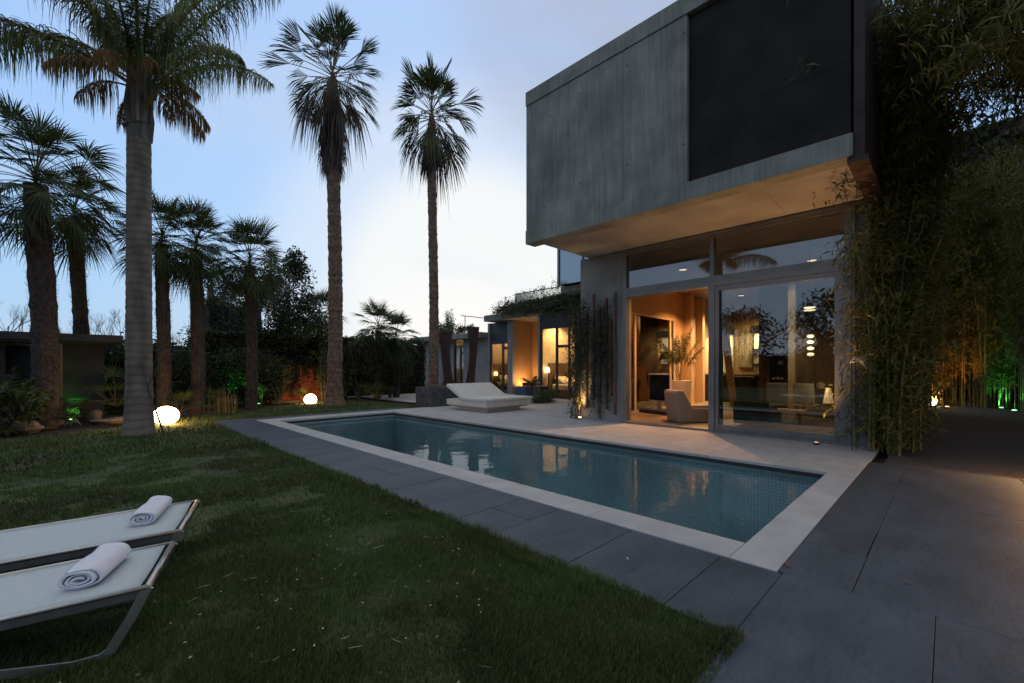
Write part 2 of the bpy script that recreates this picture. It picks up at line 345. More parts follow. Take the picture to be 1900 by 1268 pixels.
def feather(st, stalks, o, az, el, length, nl=46, ll=.5, curve=1.5, droop=1.0, w=.014, twist=0, r0=.03, steps=16, start=.16):
    d = np.array([math.cos(az) * math.cos(el), math.sin(az) * math.cos(el), math.sin(el)]); pts = [np.array(o, float)]; ds = [d]
    for i in range(steps):
        pts.append(pts[-1] + d * length / steps); k = curve / steps * (.4 + 1.2 * i / steps)
        d = nrm(d + np.array([0, 0, -k])); ds.append(d)
    stalks.tube([tuple(p) for p in pts], [r0 * (1 - .88 * i / steps) for i in range(steps + 1)], 5, False)
    pts = np.array(pts); ds = np.array(ds)
    u = np.linspace(start, .995, nl) * steps; i0 = np.clip(u.astype(int), 0, steps - 1); fr = (u - i0)[:, None]
    B = pts[i0] * (1 - fr) + pts[i0 + 1] * fr; D = nrm(ds[i0] * (1 - fr) + ds[i0 + 1] * fr)
    side = nrm(np.cross(D, [0, 0, 1.0]))
    s = u / steps; prof = np.sin(np.pi * (s * .86 + .12)) ** .6
    for sg in (-1, 1):
        for rep in (0, 1):
            jit = rng.normal(0, .22, (nl, 3))
            dd = nrm(side * sg + D * .55 + np.array([0, 0, .35 if rep else -.05]) + jit)
            l = ll * prof * rng.uniform(.75, 1.1, nl)
            ks = np.array([0, .3, .6, .85, 1.0]); P = B[:, None] + dd[:, None] * (l[:, None] * ks)[:, :, None]
            P[:, :, 2] -= droop * l[:, None] * (ks ** 2) * rng.uniform(.6, 1.25, nl)[:, None]
            hor = 1 - .45 * (ks ** 2) * min(droop, 1.2)
            P[:, :, :2] = B[:, None, :2] + (P[:, :, :2] - B[:, None, :2]) * hor[None, :, None]
            wv = nrm(np.cross(dd, rng.normal(0, 1, (nl, 3)))); wd = w * np.array([.5, 1, .9, .5, .08])
            st.add(P, wv[:, None] * wd[None, :, None])
def leaves(st, C, size, asp=.35, up=0.0, size_j=.4, droop=.2, dirs=None):
    C = np.asarray(C, float); n = len(C); d = nrm(rng.normal(0, 1, (n, 3)) + np.array([0, 0, up]) + (0 if dirs is None else dirs))
    sz = size * rng.uniform(1 - size_j, 1 + size_j, n); ks = np.array([0, .5, 1.])
    P = C[:, None] + d[:, None] * (sz[:, None] * ks)[:, :, None]; P[:, :, 2] -= droop * sz[:, None] * ks ** 2
    wv = nrm(np.cross(d, rng.normal(0, 1, (n, 3)))); wd = np.array([.15, 1, .06])
    st.add(P, wv[:, None] * (sz[:, None] * asp * .5 * wd)[:, :, None])
def blob(c, r, n, clumps=14, cr=.35, hollow=.5):
    """points in irregular clumps within an ellipsoid"""
    d = nrm(rng.normal(0, 1, (clumps, 3))); rad = rng.uniform(hollow, 1, (clumps, 1)); cc = d * rad
    k = rng.integers(0, clumps, n); pr = rng.uniform(.55, 1.2, clumps)[k][:, None]
    q = cc[k] + nrm(rng.normal(0, 1, (n, 3))) * rng.uniform(0, 1, (n, 1)) ** .45 * cr * pr
    return np.asarray(c) + q * np.asarray(r)

def light(name, kind, loc, energy, color, parent=None, size=.1, target=None, spot=None, blend=.6):
    l = bpy.data.lights.new(name, kind); l.energy = energy; l.color = color
    if kind == 'AREA': l.shape = 'DISK'; l.size = size
    else: l.shadow_soft_size = size
    if spot: l.spot_size = R(spot); l.spot_blend = blend
    o = bpy.data.objects.new(name, l); COL.objects.link(o); o.location = loc
    if target is not None: o.rotation_euler = (Vector(target) - Vector(loc)).to_track_quat('-Z', 'Y').to_euler()
    if parent is not None: o.parent = parent; o.matrix_parent_inverse = chain(parent).inverted()
    return o
def structure(o, kind='structure'): o['kind'] = kind; return o
WARM = (1, .58, .24); WARM2 = (1, .70, .38)

# ------------------------------------------------------------------ ground, lawn, paving, pool
PX0, PX1, PY0, PY1 = 3.60, 6.85, 1.10, 11.90      # pool opening
def ring(x0, y0, x1, y1, hx0, hy0, hx1, hy1):
    return [(x0, y0, x1, hy0), (x0, hy1, x1, y1), (x0, hy0, hx0, hy1), (hx1, hy0, x1, hy1)]
mb = MB()
for a in ring(-400, -400, 400, 400, PX0 - .1, PY0 - .1, PX1 + .1, PY1 + .1): mb.quad((a[0], a[1], -.09), (a[2], a[1], -.09), (a[2], a[3], -.09), (a[0], a[3], -.09))
structure(mb.build('ground', M['soil']))
# lawn: slightly uneven sheet
def vnoise(x, y, s, seed):
    r = np.random.default_rng(seed); T = r.uniform(0, 1, (64, 64)); x = x / s; y = y / s
    xi = np.floor(x).astype(int); yi = np.floor(y).astype(int); fx = x - xi; fy = y - yi; fx = fx * fx * (3 - 2 * fx); fy = fy * fy * (3 - 2 * fy)
    g = lambda a, b: T[a % 64, b % 64]
    return (g(xi, yi) * (1 - fx) + g(xi + 1, yi) * fx) * (1 - fy) + (g(xi, yi + 1) * (1 - fx) + g(xi + 1, yi + 1) * fx) * fy
def lawn_h(x, y): return -.012 + .02 * vnoise(x, y, 1.1, 3) - .012
def bed_edge(x):  # far edge of the lawn (Y) as a function of X
    return np.interp(x, [-12, -3, -.5, 1.2, 2.6, 4.5, 6, 8.4, 10], [10.5, 11.6, 12.6, 13.6, 14.9, 16.4, 17.4, 17.9, 18.2])
xs = np.concatenate([np.linspace(-14, -2, 40), np.linspace(-1.8, 2.34, 70)]); ys = np.concatenate([np.linspace(.74, 6, 80), np.linspace(6.1, 18.3, 80)])
X, Y = np.meshgrid(xs, ys); Z = lawn_h(X, Y)
V = np.stack([X, Y, Z], -1).reshape(-1, 3); nx, ny = len(xs), len(ys)
I, J = np.meshgrid(np.arange(nx - 1), np.arange(ny - 1)); a = (J * nx + I).ravel(); Q = np.stack([a, a + 1, a + nx + 1, a + nx], 1)
keep = (V[Q[:, 0], 1] < bed_edge(V[Q[:, 0], 0])); Q = Q[keep]
xs2 = np.linspace(2.34, 8.5, 60); ys2 = np.linspace(13.08, 18.3, 50); X2, Y2 = np.meshgrid(xs2, ys2); V2 = np.stack([X2, Y2, lawn_h(X2, Y2)], -1).reshape(-1, 3)
I, J = np.meshgrid(np.arange(59), np.arange(49)); a = (J * 60 + I).ravel(); Q2 = np.stack([a, a + 1, a + 61, a + 60], 1)
Q2 = Q2[V2[Q2[:, 0], 1] < bed_edge(V2[Q2[:, 0], 0])]
structure(mesh_obj('lawn', np.concatenate([V, V2]), np.concatenate([Q, Q2 + len(V)]), M['lawn'], smooth=True))
# grass blades
def blades(n, dmin, dmax, hh, ww):
    d = np.exp(rng.uniform(math.log(dmin), math.log(dmax), n)); d = dmin * (dmax / dmin) ** rng.uniform(0, 1, n) ** .85
    ang = rng.uniform(R(-8), R(62), n)  # from +Y towards +X
    ang = rng.uniform(R(-9), R(75), n)
    x = d * np.sin(ang); y = d * np.cos(ang)
    ok = ((x < 2.355 + .06 * vnoise(x * 9, y * 9, .5, 8)) & (y > .72) & (y < bed_edge(x))) | ((x >= 2.33) & (x < 8.45) & (y > 13.06) & (y < bed_edge(x)))
    x = x[ok]; y = y[ok]; n = len(x); p = vnoise(x, y, .55, 11) * .6 + vnoise(x, y, .18, 12) * .4
    far = (np.hypot(x, y) > 4.2) & (x < 1.9) & (y < 9)
    bare = (p < .42) & far; k = ~(bare & (rng.uniform(0, 1, n) < .6)) & ~((p < .40) & (x < 2.0) & (rng.uniform(0, 1, n) < .45)); x = x[k]; y = y[k]; p = p[k]; n = len(x)
    h = hh * (.35 + 1.1 * p) * rng.uniform(.6, 1.3, n)
    edge = (x > 2.15) & (y < 13); h = np.where(edge, h * 1.6, h)
    az = rng.uniform(0, 2 * np.pi, n); lean = rng.uniform(.1, .75, n) * h
    base = np.stack([x, y, lawn_h(x, y)], 1); D = np.stack([np.cos(az), np.sin(az), np.zeros(n)], 1); Wv = np.stack([-np.sin(az + .6), np.cos(az + .6), np.zeros(n)], 1)
    P = np.stack([base, base + D * (lean * .35)[:, None] + np.array([0, 0, 1.]) * (h * .6)[:, None], base + D * lean[:, None] + np.array([0, 0, 1.]) * h[:, None]], 1)
    w_ = ww * rng.uniform(.7, 1.3, n); Wd = Wv[:, None] * (w_[:, None] * np.array([1, .75, .08]))[:, :, None]
    return P, Wd
st = Strips()
st.add(*blades(240000, 1.2, 4.2, .036, .0016)); st.add(*blades(170000, 4.0, 9, .038, .0034)); st.add(*blades(110000, 8.5, 24, .05, .008))
tag(st.build('grass', M['grass']), 'short green lawn grass beside the pool paving', 'grass', kind='stuff')
# fallen petals, straws and leaves on the lawn
st = Strips(); n = 620
d = rng.uniform(1.7, 9.5, n); ang = rng.uniform(R(-5), R(46), n); x = d * np.sin(ang); y = d * np.cos(ang); k = (x < 2.2) & (y > .9) & (y < 10.5); x = x[k]; y = y[k]; n = len(x)
near = np.hypot(x, y) < 4.5
C = np.stack([x, y, lawn_h(x, y) + np.where(near, .035, .028)], 1); az = rng.uniform(0, 6.28, n); D = np.stack([np.cos(az), np.sin(az), rng.normal(0, .15, n)], 1)
ln = np.where(rng.uniform(0, 1, n) < .35, rng.uniform(.03, .09, n), rng.uniform(.008, .018, n)); ks = np.array([0, .5, 1.])
bend = np.stack([-np.sin(az), np.cos(az), np.zeros(n)], 1) * rng.normal(0, .15, n)[:, None]
P = C[:, None] + D[:, None] * (ln[:, None] * ks)[:, :, None] + bend[:, None] * (ln[:, None] * np.array([0, 1, 0]))[:, :, None]
wv = np.stack([-np.sin(az), np.cos(az), np.full(n, .3)], 1); wd = np.where(ln > .025, .0014, .0045)
st.add(P, wv[:, None] * (wd[:, None] * np.array([.5, 1, .3]))[:, :, None])
tag(st.build('fallen_leaves', M['straw']), 'dry straws and pale fallen petals scattered on the lawn', 'leaf litter', kind='stuff')

# slate paving: strip beside the lawn and the big slabs to the right
mb = MB(); j = .006
def slab(x0, y0, x1, y1, z=-.0, j=.006, dz=.0015): mb.box(x0 + j / 2, y0 + j / 2, -.05, x1 - j / 2, y1 - j / 2, z + random.uniform(-dz, dz))
ysl = [.77, 1.15, 1.86, 2.62, 3.1, 3.62, 4.35, 4.9, 5.6, 6.1, 6.9, 7.4, 8.1, 8.9, 9.5, 10.3, 10.9, 11.8, 12.5]
for i, (a, b) in enumerate(zip(ysl, ysl[1:])):
    if i % 4 == 3: slab(2.36, a, 2.84, b); slab(2.84, a, 3.27, b)
    else: slab(2.36, a, 3.27, b)
for a, b in zip([2.36, 3.27, 4.3, 5.5, 6.4, 7.4], [3.27, 4.3, 5.5, 6.4, 7.4, 7.84]): slab(a, 12.5, b, 13.07)
big = [(-3, .05, 1.2, .77), (1.2, .05, 3.3, .77), (-3, -2.3, 3.3, .05), (3.3, .41, 4.0, .797), (4.0, .418, 4.6, .797), (4.6, .41, 8.05, .797), (3.3, -.75, 5.9, .41), (5.9, -.75, 8.05, .41), (3.3, -2.3, 6.4, -.75), (6.4, -2.3, 8.05, -.75), (-3, -4.2, 2.5, -2.3), (2.5, -4.2, 8.05, -2.3)]
for p, a, q, b in big: slab(p, a, q, b, 0, .0045 if q <= 3.31 and b <= .06 or p == 3.3 else .0018, .0004)
structure(mb.build('slate_paving', M['slate'], bevel=.003))
structure(bx('paving_bed', (2.36, .77, -.06, 3.27, 13.07, -.012), M['grout']))
structure(bx('paving_bed', (-3, -4.2, -.06, 8.05, .765, -.014), M['grout']))
structure(bx('paving_bed', (3.27, 12.5, -.06, 7.84, 13.07, -.012), M['grout']))
# pale stone coping and terrace
mb = MB(); j = .004
def cop(x0, y0, x1, y1): mb.box(x0 + j / 2, y0 + j / 2, -.035, x1 - j / 2, y1 - j / 2, .007 + random.uniform(-.0008, .0008))
yy = [1.1, 2.3, 3.5, 4.7, 5.9, 7.1, 8.3, 9.5, 10.7, 11.9]
for a, b in zip(yy, yy[1:]): cop(3.27, a, 3.63, b)
cop(3.27, .8, 4.4, 1.1); cop(4.4, .8, 5.7, 1.1); cop(5.7, .8, 6.85, 1.1); cop(3.27, 11.9, 4.9, 12.5); cop(4.9, 11.9, 6.85, 12.5)
for i, a in enumerate(np.arange(.8, 12.5, .9)):
    b = min(a + .9, 12.5); o = .6 if i % 2 else 0
    X = [6.82] + [v for v in np.arange(7.4 + o, 15.6, 1.2)] + [15.7]
    for p, q in zip(X, X[1:]):
        if q > 9.4 and a < 6.8: q = min(q, 9.4)
        if p >= 9.4 and a < 6.2: continue
        if q - p > .05: cop(p, a, q, b)
for a in np.arange(12.5, 19.5, .9):
    for p in np.arange(9.3, 15.6, 1.2): cop(p, a, p + 1.2, a + .9)
structure(mb.build('stone_terrace', M['lime'], bevel=.003))
mb = MB()
for a in ring(3.272, .802, 9.4, 12.498, PX0 + .035, PY0 + .005, PX1 - .035, PY1 - .005): mb.box(a[0], a[1], -.088, a[2], a[3], -.036)
mb.box(9.402, 6.2, -.088, 15.7, 19.4, -.036)
structure(mb.build('terrace_bed', M['grout']))
def fallen(x, y, z, ln, az, m, label):
    st_ = Strips(); ks = np.array([0, .3, .7, 1.]); P = np.stack([x + math.cos(az) * ln * ks, y + math.sin(az) * ln * ks, z + .004 + .008 * np.sin(ks * 3)], 1)[None]; W_ = np.stack([-math.sin(az) * np.array([.1, 1, .8, .05]), math.cos(az) * np.array([.1, 1, .8, .05]), np.array([0, .2, .2, 0])], 1)[None] * ln * .16
    st_.add(P, W_); return tag(st_.build('fallen_leaf', m), label, 'leaf', 'single leaves on the paving')
for px, py, z, ln, az, mm, lab in ((1462, 1053, .008, .09, .3, 'rust_leaf', 'curled brown leaf on the near corner of the pale pool coping'), (1166, 1040, 0, .035, 1.0, 'petal', 'tiny pale petal on the dark slate strip'), (1690, 1085, 0, .05, 2.0, 'rust_leaf', 'small brown leaf on the large slate slabs'), (1470, 838, .008, .04, .4, 'rust_leaf', 'tiny dark leaf on the pale terrace near the door sill')):
    g_ = G(px, py, z); fallen(g_[0], g_[1], z, ln, az, M[mm], lab)
st = Strips(); pb = MB(); random.seed(4)
for k in range(150):
    px_, py_ = random.uniform(7.72, 8.04), random.uniform(-1.25, -.62); q = random.uniform(.008, .018); pb.lathe((px_, py_, q * .5), [(q * .4, -q * .5), (q, 0), (q * .5, q * .5)], 6)
tag(pb.build('gravel_patch', M['rockm']), 'small patch of pebbles around the warm light at the paving edge', 'pebbles', kind='stuff')
# pool basin with mosaic
def tile_mat(name, ax):
    m = bpy.data.materials.new(name); m.use_nodes = True; t = m.node_tree; b = t.nodes['Principled BSDF']; b.inputs['Roughness'].default_value = .35
    tcn = nd(t, 'ShaderNodeTexCoord'); s = nd(t, 'ShaderNodeSeparateXYZ'); t.links.new(tcn.outputs['Object'], s.inputs[0]); cmb = nd(t, 'ShaderNodeCombineXYZ')
    t.links.new(s.outputs[ax[0]], cmb.inputs[0]); t.links.new(s.outputs[ax[1]], cmb.inputs[1])
    br = nd(t, 'ShaderNodeTexBrick'); t.links.new(cmb.outputs[0], br.inputs[0]); br.offset = 0; br.squash = 1
    br.inputs['Scale'].default_value = 1; br.inputs['Brick Width'].default_value = .045; br.inputs['Row Height'].default_value = .045; br.inputs['Mortar Size'].default_value = .005
    br.inputs['Color1'].default_value = (.23, .33, .34, 1); br.inputs['Color2'].default_value = (.31, .41, .42, 1); br.inputs['Mortar'].default_value = (.42, .53, .55, 1)
    n2 = nd(t, 'ShaderNodeTexNoise'); t.links.new(tcn.outputs['Object'], n2.inputs[0]); n2.inputs['Scale'].default_value = .8
    c = mixc(t, 1, br.outputs[0], ramp(t, [(.3, .75), (.7, 1.2)], n2.outputs[0]).outputs[0], 'MULTIPLY'); t.links.new(c, b.inputs['Base Color']); return m
D = -1.25
p = structure(MB().quad((PX0, PY0, D), (PX1, PY0, D), (PX1, PY1, D), (PX0, PY1, D)).build('pool_floor', tile_mat('tile_floor', (0, 1))))
structure(MB().quad((PX0, PY0, D), (PX0, PY1, D), (PX0, PY1, -.03), (PX0, PY0, -.03)).quad((PX1, PY1, D), (PX1, PY0, D), (PX1, PY0, -.03), (PX1, PY1, -.03)).build('pool_wall', tile_mat('tile_wall_x', (1, 2))))
structure(MB().quad((PX1, PY0, D), (PX0, PY0, D), (PX0, PY0, -.03), (PX1, PY0, -.03)).quad((PX0, PY1, D), (PX1, PY1, D), (PX1, PY1, -.03), (PX0, PY1, -.03)).build('pool_wall', tile_mat('tile_wall_y', (0, 2))))
wm = bpy.data.materials.new('pool_water'); wm.use_nodes = True; t = wm.node_tree; t.nodes.clear()
o_ = nd(t, 'ShaderNodeOutputMaterial'); mx = nd(t, 'ShaderNodeMixShader'); rf = nd(t, 'ShaderNodeBsdfRefraction'); gl = nd(t, 'ShaderNodeBsdfGlossy'); tr = nd(t, 'ShaderNodeBsdfTransparent')
tr.inputs[0].default_value = (.80, .92, .92, 1); gl.inputs['Roughness'].default_value = .012; gl.inputs[0].default_value = (.9, .95, 1, 1)
tcn = nd(t, 'ShaderNodeTexCoord'); mpn = nd(t, 'ShaderNodeMapping'); t.links.new(tcn.outputs['Object'], mpn.inputs[0]); mpn.inputs['Scale'].default_value = (1, 1, 1)
n2 = nd(t, 'ShaderNodeTexNoise'); t.links.new(mpn.outputs[0], n2.inputs[0]); n2.inputs['Scale'].default_value = 3.2; n2.inputs['Detail'].default_value = 3; n2.inputs['Distortion'].default_value = .4
bp = nd(t, 'ShaderNodeBump'); bp.inputs['Strength'].default_value = .10; bp.inputs['Distance'].default_value = .035; t.links.new(n2.outputs[0], bp.inputs['Height']); t.links.new(bp.outputs[0], gl.inputs['Normal'])
fr = nd(t, 'ShaderNodeFresnel'); fr.inputs[0].default_value = 1.33; t.links.new(bp.outputs[0], fr.inputs['Normal'])
t.links.new(mth(t, 'MULTIPLY', fr.outputs[0], .62), mx.inputs[0]); t.links.new(tr.outputs[0], mx.inputs[1]); t.links.new(gl.outputs[0], mx.inputs[2]); t.links.new(mx.outputs[0], o_.inputs[0])
structure(MB().quad((PX0, PY0, -.115), (PX1, PY0, -.115), (PX1, PY1, -.115), (PX0, PY1, -.115)).build('water', wm))
# path through the bamboo
structure(bx('garden_path', (8.05, -6, -.07, 30, .65, -.01), M['gravel']))

# ------------------------------------------------------------------ the concrete house
house = empty('concrete_house', (9.4, 3.8, 0), 'modern board-marked concrete house with cantilevered upper box above tall glass doors', 'house')
XF = 9.4
bx('wall', (XF, 5.55, 0, 9.72, 6.85, 4.17), M['concrete_pale'], house)
bx('wall', (XF, .92, 0, 9.8, 1.117, 4.17), M['concrete_pale'], house)
bx('wall', (9.8, .80, 0, 18.4, 1.0, 4.16), M['concrete_pale'], house)
ZB, ZT = 4.17, 7.65
bx('upper_wall', (7.32, 3.13, 4.48, 7.6, 6.86, 7.33), M['concrete'], house, .008)
bx('upper_wall', (7.6, 6.6, 4.48, 15, 6.857, 7.33), M['concrete'], house)
bx('lower_band', (7.30, .90, ZB, 7.62, 6.865, 4.478), M['concrete'], house, .008)
bx('parapet', (7.30, .90, 7.334, 7.62, 6.865, ZT), M['concrete'], house, .008)
bx('parapet', (7.62, 6.6, 7.334, 15, 6.865, ZT - .002), M['concrete'], house)
bx('upper_roof', (7.62, .9, 7.2, 15, 6.6, 7.33), M['concrete'], house)
bx('soffit', (7.62, .97, ZB + .012, 15, 6.6, ZB + .25), M['soffit'], house)
mb = MB(); ed = [3.128, 2.02, .93]
for y1, y0 in zip(ed, ed[1:]):
    for z0, z1 in ((4.482, 5.48), (5.484, 7.33)): mb.box(7.40, y0 + .0015, z0, 7.46, y1, z1)
mb.build('black_panel', M['panel'], house, .0015)
bx('panel_backing', (7.461, .93, 4.485, 7.599, 3.125, 7.33), M['black'], house)
bx('side_cladding', (7.36, .78, 4.16, 15, .895, 7.5), M['darkrust'], house)
bx('corner_beam', (7.34, .74, 4.09, XF, .965, 4.155), M['rust'], house)
# soffit panel joints (thin recessed-looking strips of dark sealant)
for y in (4.6, 2.1): bx('soffit_joint', (7.64, y, ZB + .009, XF, y + .006, ZB + .0118), M['concrete'], house)
for k, (px, py) in enumerate(((1270, 61), (1268, 268), (1164, 122), (1163, 306), (1077, 173), (1077, 340), (1020, 215), (1020, 372))):
    p_ = PX(px, py, 7.319); MB().tube([(7.3195, p_[1], p_[2]), (7.3165, p_[1], p_[2])], .016, 10).build('tie_hole', M['grout'], house)
for y_ in (4.35, 5.62): bx('pour_seam', (7.3185, y_, 4.49, 7.3199, y_ + .005, 7.32), M['grout'], house)
# main window wall
wf = MB()
y0, y1 = 1.117, 5.55
wf.box(9.33, y0, 0, 9.5, 1.265, 4.1); wf.box(9.33, 5.47, 0, 9.5, y1, 4.1)
wf.box(9.345, 1.265, 4.04, 9.49, 5.47, 4.1); wf.box(9.32, 1.265, 3.03, 9.5, 5.47, 3.24); wf.box(9.34, 3.44, 3.24, 9.48, 3.52, 4.04)
wf.box(9.32, 3.42, .06, 9.5, 3.54, 3.03); wf.box(9.34, 1.265, 0, 9.5, 5.47, .06)
wf.box(9.312, 1.17, 0, 9.329, 1.2, 4.05); wf.box(9.31, 1.265, 3.12, 9.319, 5.47, 3.14)
wf.build('window_frame', M['alu'], house, .004)
bx('lintel', (9.36, .92, 4.1, 9.8, 5.55, 4.165), M['soffit'], house)
tw = bx('transom_glass', (9.41, 1.265, 3.24, 9.42, 3.44, 4.04), M['glass'], house); bx('transom_glass', (9.41, 3.52, 3.24, 9.42, 5.47, 4.04), M['glass'], house)
bx('roller_blind', (9.46, 1.27, 3.67, 9.475, 3.43, 4.0), M['blind'], house); bx('roller_blind', (9.46, 3.53, 3.67, 9.475, 5.4, 4.0), M['blind'], house)
mb = MB(); mb.box(9.35, 1.267, .062, 9.43, 1.405, 3.028); mb.box(9.35, 3.35, .062, 9.43, 3.418, 3.028); mb.box(9.352, 1.405, 2.93, 9.428, 3.35, 3.026); mb.box(9.352, 1.405, .064, 9.428, 3.35, .17)
dr = mb.build('sliding_door', M['alu'], house, .003)
bx('door_glass', (9.385, 1.405, .17, 9.397, 3.35, 2.93), M['glass'], dr)
MB().box(9.335, 1.31, 1.02, 9.349, 1.345, 1.2).tube([(9.33, 1.3275, 1.04), (9.315, 1.3275, 1.06), (9.315, 1.3275, 1.16), (9.33, 1.3275, 1.18)], .006, 6).build('handle', M['steel'], dr)
# the other door leaf, slid behind
for ya_ in (3.30, 1.28): bx('inner_stile', (9.44, ya_, .062, 9.49, ya_ + .06, 3.028), M['darkalu'], house)
# rooms
bx('interior_floor', (9.5, 1.0, .0, 18.4, 6.85, .05), M['floorin'], house)
bx('interior_ceiling', (9.8, 1.0, 3.95, 18.4, 6.84, 4.12), M['wood'], house)
bx('back_wall', (18.2, 1.0, .05, 18.4, 6.85, 3.95), M['ochre'], house)
bx('back_wall', (18.1, 1.01, .06, 18.19, 4.4, 3.94), M['wood'], house)  # dark panel added: the dimness of this end is put into its colour
bx('side_wall', (14.7, 6.7, .05, 18.2, 6.85, 3.95), M['ochre'], house)
bx('side_wall', (9.73, 6.7, 3.02, 14.699, 6.85, 3.95), M['ochre'], house)
for x0 in (15.45, 16.45): bx('pilaster', (x0, 6.45, .05, x0 + .22, 6.699, 3.94), M['pale_wood'], house)
gw = MB()
for x0 in (9.75, 11.5, 11.95, 14.3): gw.box(x0, 6.70, .05, x0 + .09, 6.78, 2.95)
gw.box(9.75, 6.695, 2.951, 14.69, 6.785, 3.019); gw.box(14.6, 6.70, .05, 14.69, 6.78, 2.95); gw.build('inner_frame', M['pale_wood'], house)
bx('inner_glass', (9.84, 6.73, .05, 14.6, 6.74, 2.95), M['glass'], house)
bx('column', (13.0, 2.78, .05, 13.15, 2.93, 3.94), M['plaster'], house)
pc = MB(); pc.v = [(13.9, 4.9, 3.94), (14.6, 5.05, 3.94), (14.6, 5.25, 3.94), (13.9, 5.1, 3.94), (15.3, 4.9, .06), (15.8, 5.05, .06), (15.8, 5.25, .06), (15.3, 5.1, .06)]; pc.f = [[0, 1, 2, 3], [7, 6, 5, 4], [0, 4, 5, 1], [1, 5, 6, 2], [2, 6, 7, 3], [3, 7, 4, 0]]; pc.build('column', M['ochre'], house)
bx('partition', (16.2, 3.6, .05, 16.4, 4.5, 3.94), M['wood'], house)
bx('kitchen_niche', (18.15, 5.95, 1.15, 18.199, 6.9, 2.6), M['white'], house); bx('kitchen_niche', (18.15, 4.55, 1.0, 18.199, 5.2, 2.6), M['white'], house)
bx('wall_cabinet', (17.75, 5.9, 2.62, 18.19, 6.68, 2.9), M['black'], house); bx('wall_cabinet', (17.75, 4.5, 2.62, 18.09, 5.22, 2.9), M['black'], house)
light('niche_fill', 'AREA', (17.9, 6.4, 2.60), 80, (1, .82, .45), house, .3, (18.1, 6.4, 1.8)); light('niche_fill', 'AREA', (17.9, 4.9, 2.60), 70, (1, .82, .45), house, .3, (18.1, 4.9, 1.8))  # added lamps without a visible fitting, to brighten the white niches
for z in (1.45, 2.0): bx('niche_shelf', (17.95, 4.55, z, 18.148, 5.2, z + .04), M['black'], house)
# upper glass room and roof terrace
gr = MB(); gr.box(10.98, 8.84, 3.98, 11.06, 8.92, 6.6); gr.box(10.98, 7.9, 3.98, 11.06, 7.96, 6.6); gr.box(10.98, 6.9, 3.98, 11.06, 6.98, 6.6); gr.box(10.97, 6.9, 6.6, 13, 8.93, 6.75)
gr.box(12.9, 8.84, 3.98, 12.98, 8.92, 6.6)
gr.build('upper_window_frame', M['alu'], house)
bx('upper_window_glass', (11.01, 6.98, 4.0, 11.03, 8.84, 6.6), M['glasssky'], house)
bx('upper_window_glass', (11.06, 8.87, 4.0, 12.9, 8.89, 6.6), M['glasssky'], house)
bx('upper_room_wall', (13, 6.9, 4.0, 15, 8.9, 6.6), M['concrete'], house)
bx('roof_terrace', (11.2, 6.87, 3.78, 16.5, 8.95, 3.97), M['concrete'], house)

# trellis poles with climbers on the pier
def trellis(x, yt, yb, w=.05):
    p0 = PX(x, yt, 9.30); p1 = PX(x, yb, 9.30); z1 = max(p1[2], .02)
    return MB().box(9.28, p0[1] - w / 2, z1, 9.34, p0[1] + w / 2, p0[2])
tr_ = [(1074, 579, 770), (1089, 578, 758), (1101, 546, 742), (1112, 572, 776), (1125, 554, 760), (1141, 543, 770), (1132, 590, 735)]
for k, (x, a, b) in enumerate(tr_):
    o = trellis(x, a, b).build('trellis_post', M['wood']); tag(o, ['short timber post leftmost on the concrete pier', 'second timber post from the left on the concrete pier', 'timber post third from the left on the concrete pier, reaching high', 'fourth timber post from the left, running down to the terrace', 'fifth timber post from the left, second from the glass door', 'timber post nearest the glass door', 'sixth timber post from the left, starting lower than its neighbours'][k], 'post', 'timber posts on the concrete pier')
cr = empty('climbing_plant', (9.25, 6.3, 0), 'leafy climber spreading over timber posts on the concrete pier', 'climber')
st = Strips(); sm = MB()
for k in range(16):
    y = random.uniform(5.75, 6.85); z = random.uniform(.2, 1.0) if k % 2 else 1.2; pts = []
    for i in range(9): pts.append((9.25 + random.uniform(-.03, .02), y, z)); y += random.uniform(-.07, .07); z += random.uniform(.15, .3)
    sm.tube(pts, .006, 4, False)
    C = np.array(pts)[rng.integers(0, 9, 230)] + rng.normal(0, 1, (230, 3)) * np.array([.05, .09, .14]); C = C[C[:, 0] < 9.36]; leaves(st, C, .055, .5)
sm.build('stem', M['twig'], cr); st.build('foliage', M['ivy'], cr)
cr = empty('climbing_plant', (9.25, 6.85, 0), 'climber with reddish lit leaves at the uplit corner of the pier', 'climber')
st = Strips(); sm = MB()
for k in range(7):
    pts = [(9.28 + random.uniform(-.05, .03), 6.9 + random.uniform(-.03, .2) , z) for z in np.arange(0, 2.9, .25)]; sm.tube(pts, .006, 4, False)
    C = np.array(pts)[rng.integers(0, 12, 200)] + rng.normal(0, 1, (200, 3)) * np.array([.07, .07, .14]); leaves(st, C[C[:, 2] > .02], .05, .55)
sm.build('stem', M['twig'], cr); st.build('foliage', M['ivy'], cr)
up = empty('uplight', (9.22, 6.74, .006), 'small floor uplight glowing orange at the foot of the pier', 'uplight')
MB().lathe((9.22, 6.74, .006), [(.05, 0), (.055, .03), (.045, .05)], 16).build('housing', M['darkalu'], up)
MB().lathe((9.22, 6.74, .0565), [(.040, 0), (.03, .006)], 16).build('lens', emat('uplens', (1, .6, .2), 25), up)
light('uplight_beam', 'SPOT', (9.25, 6.74, .09), 120, (1, .55, .16), up, .03, (9.40, 6.76, 2.2), 50, .8)

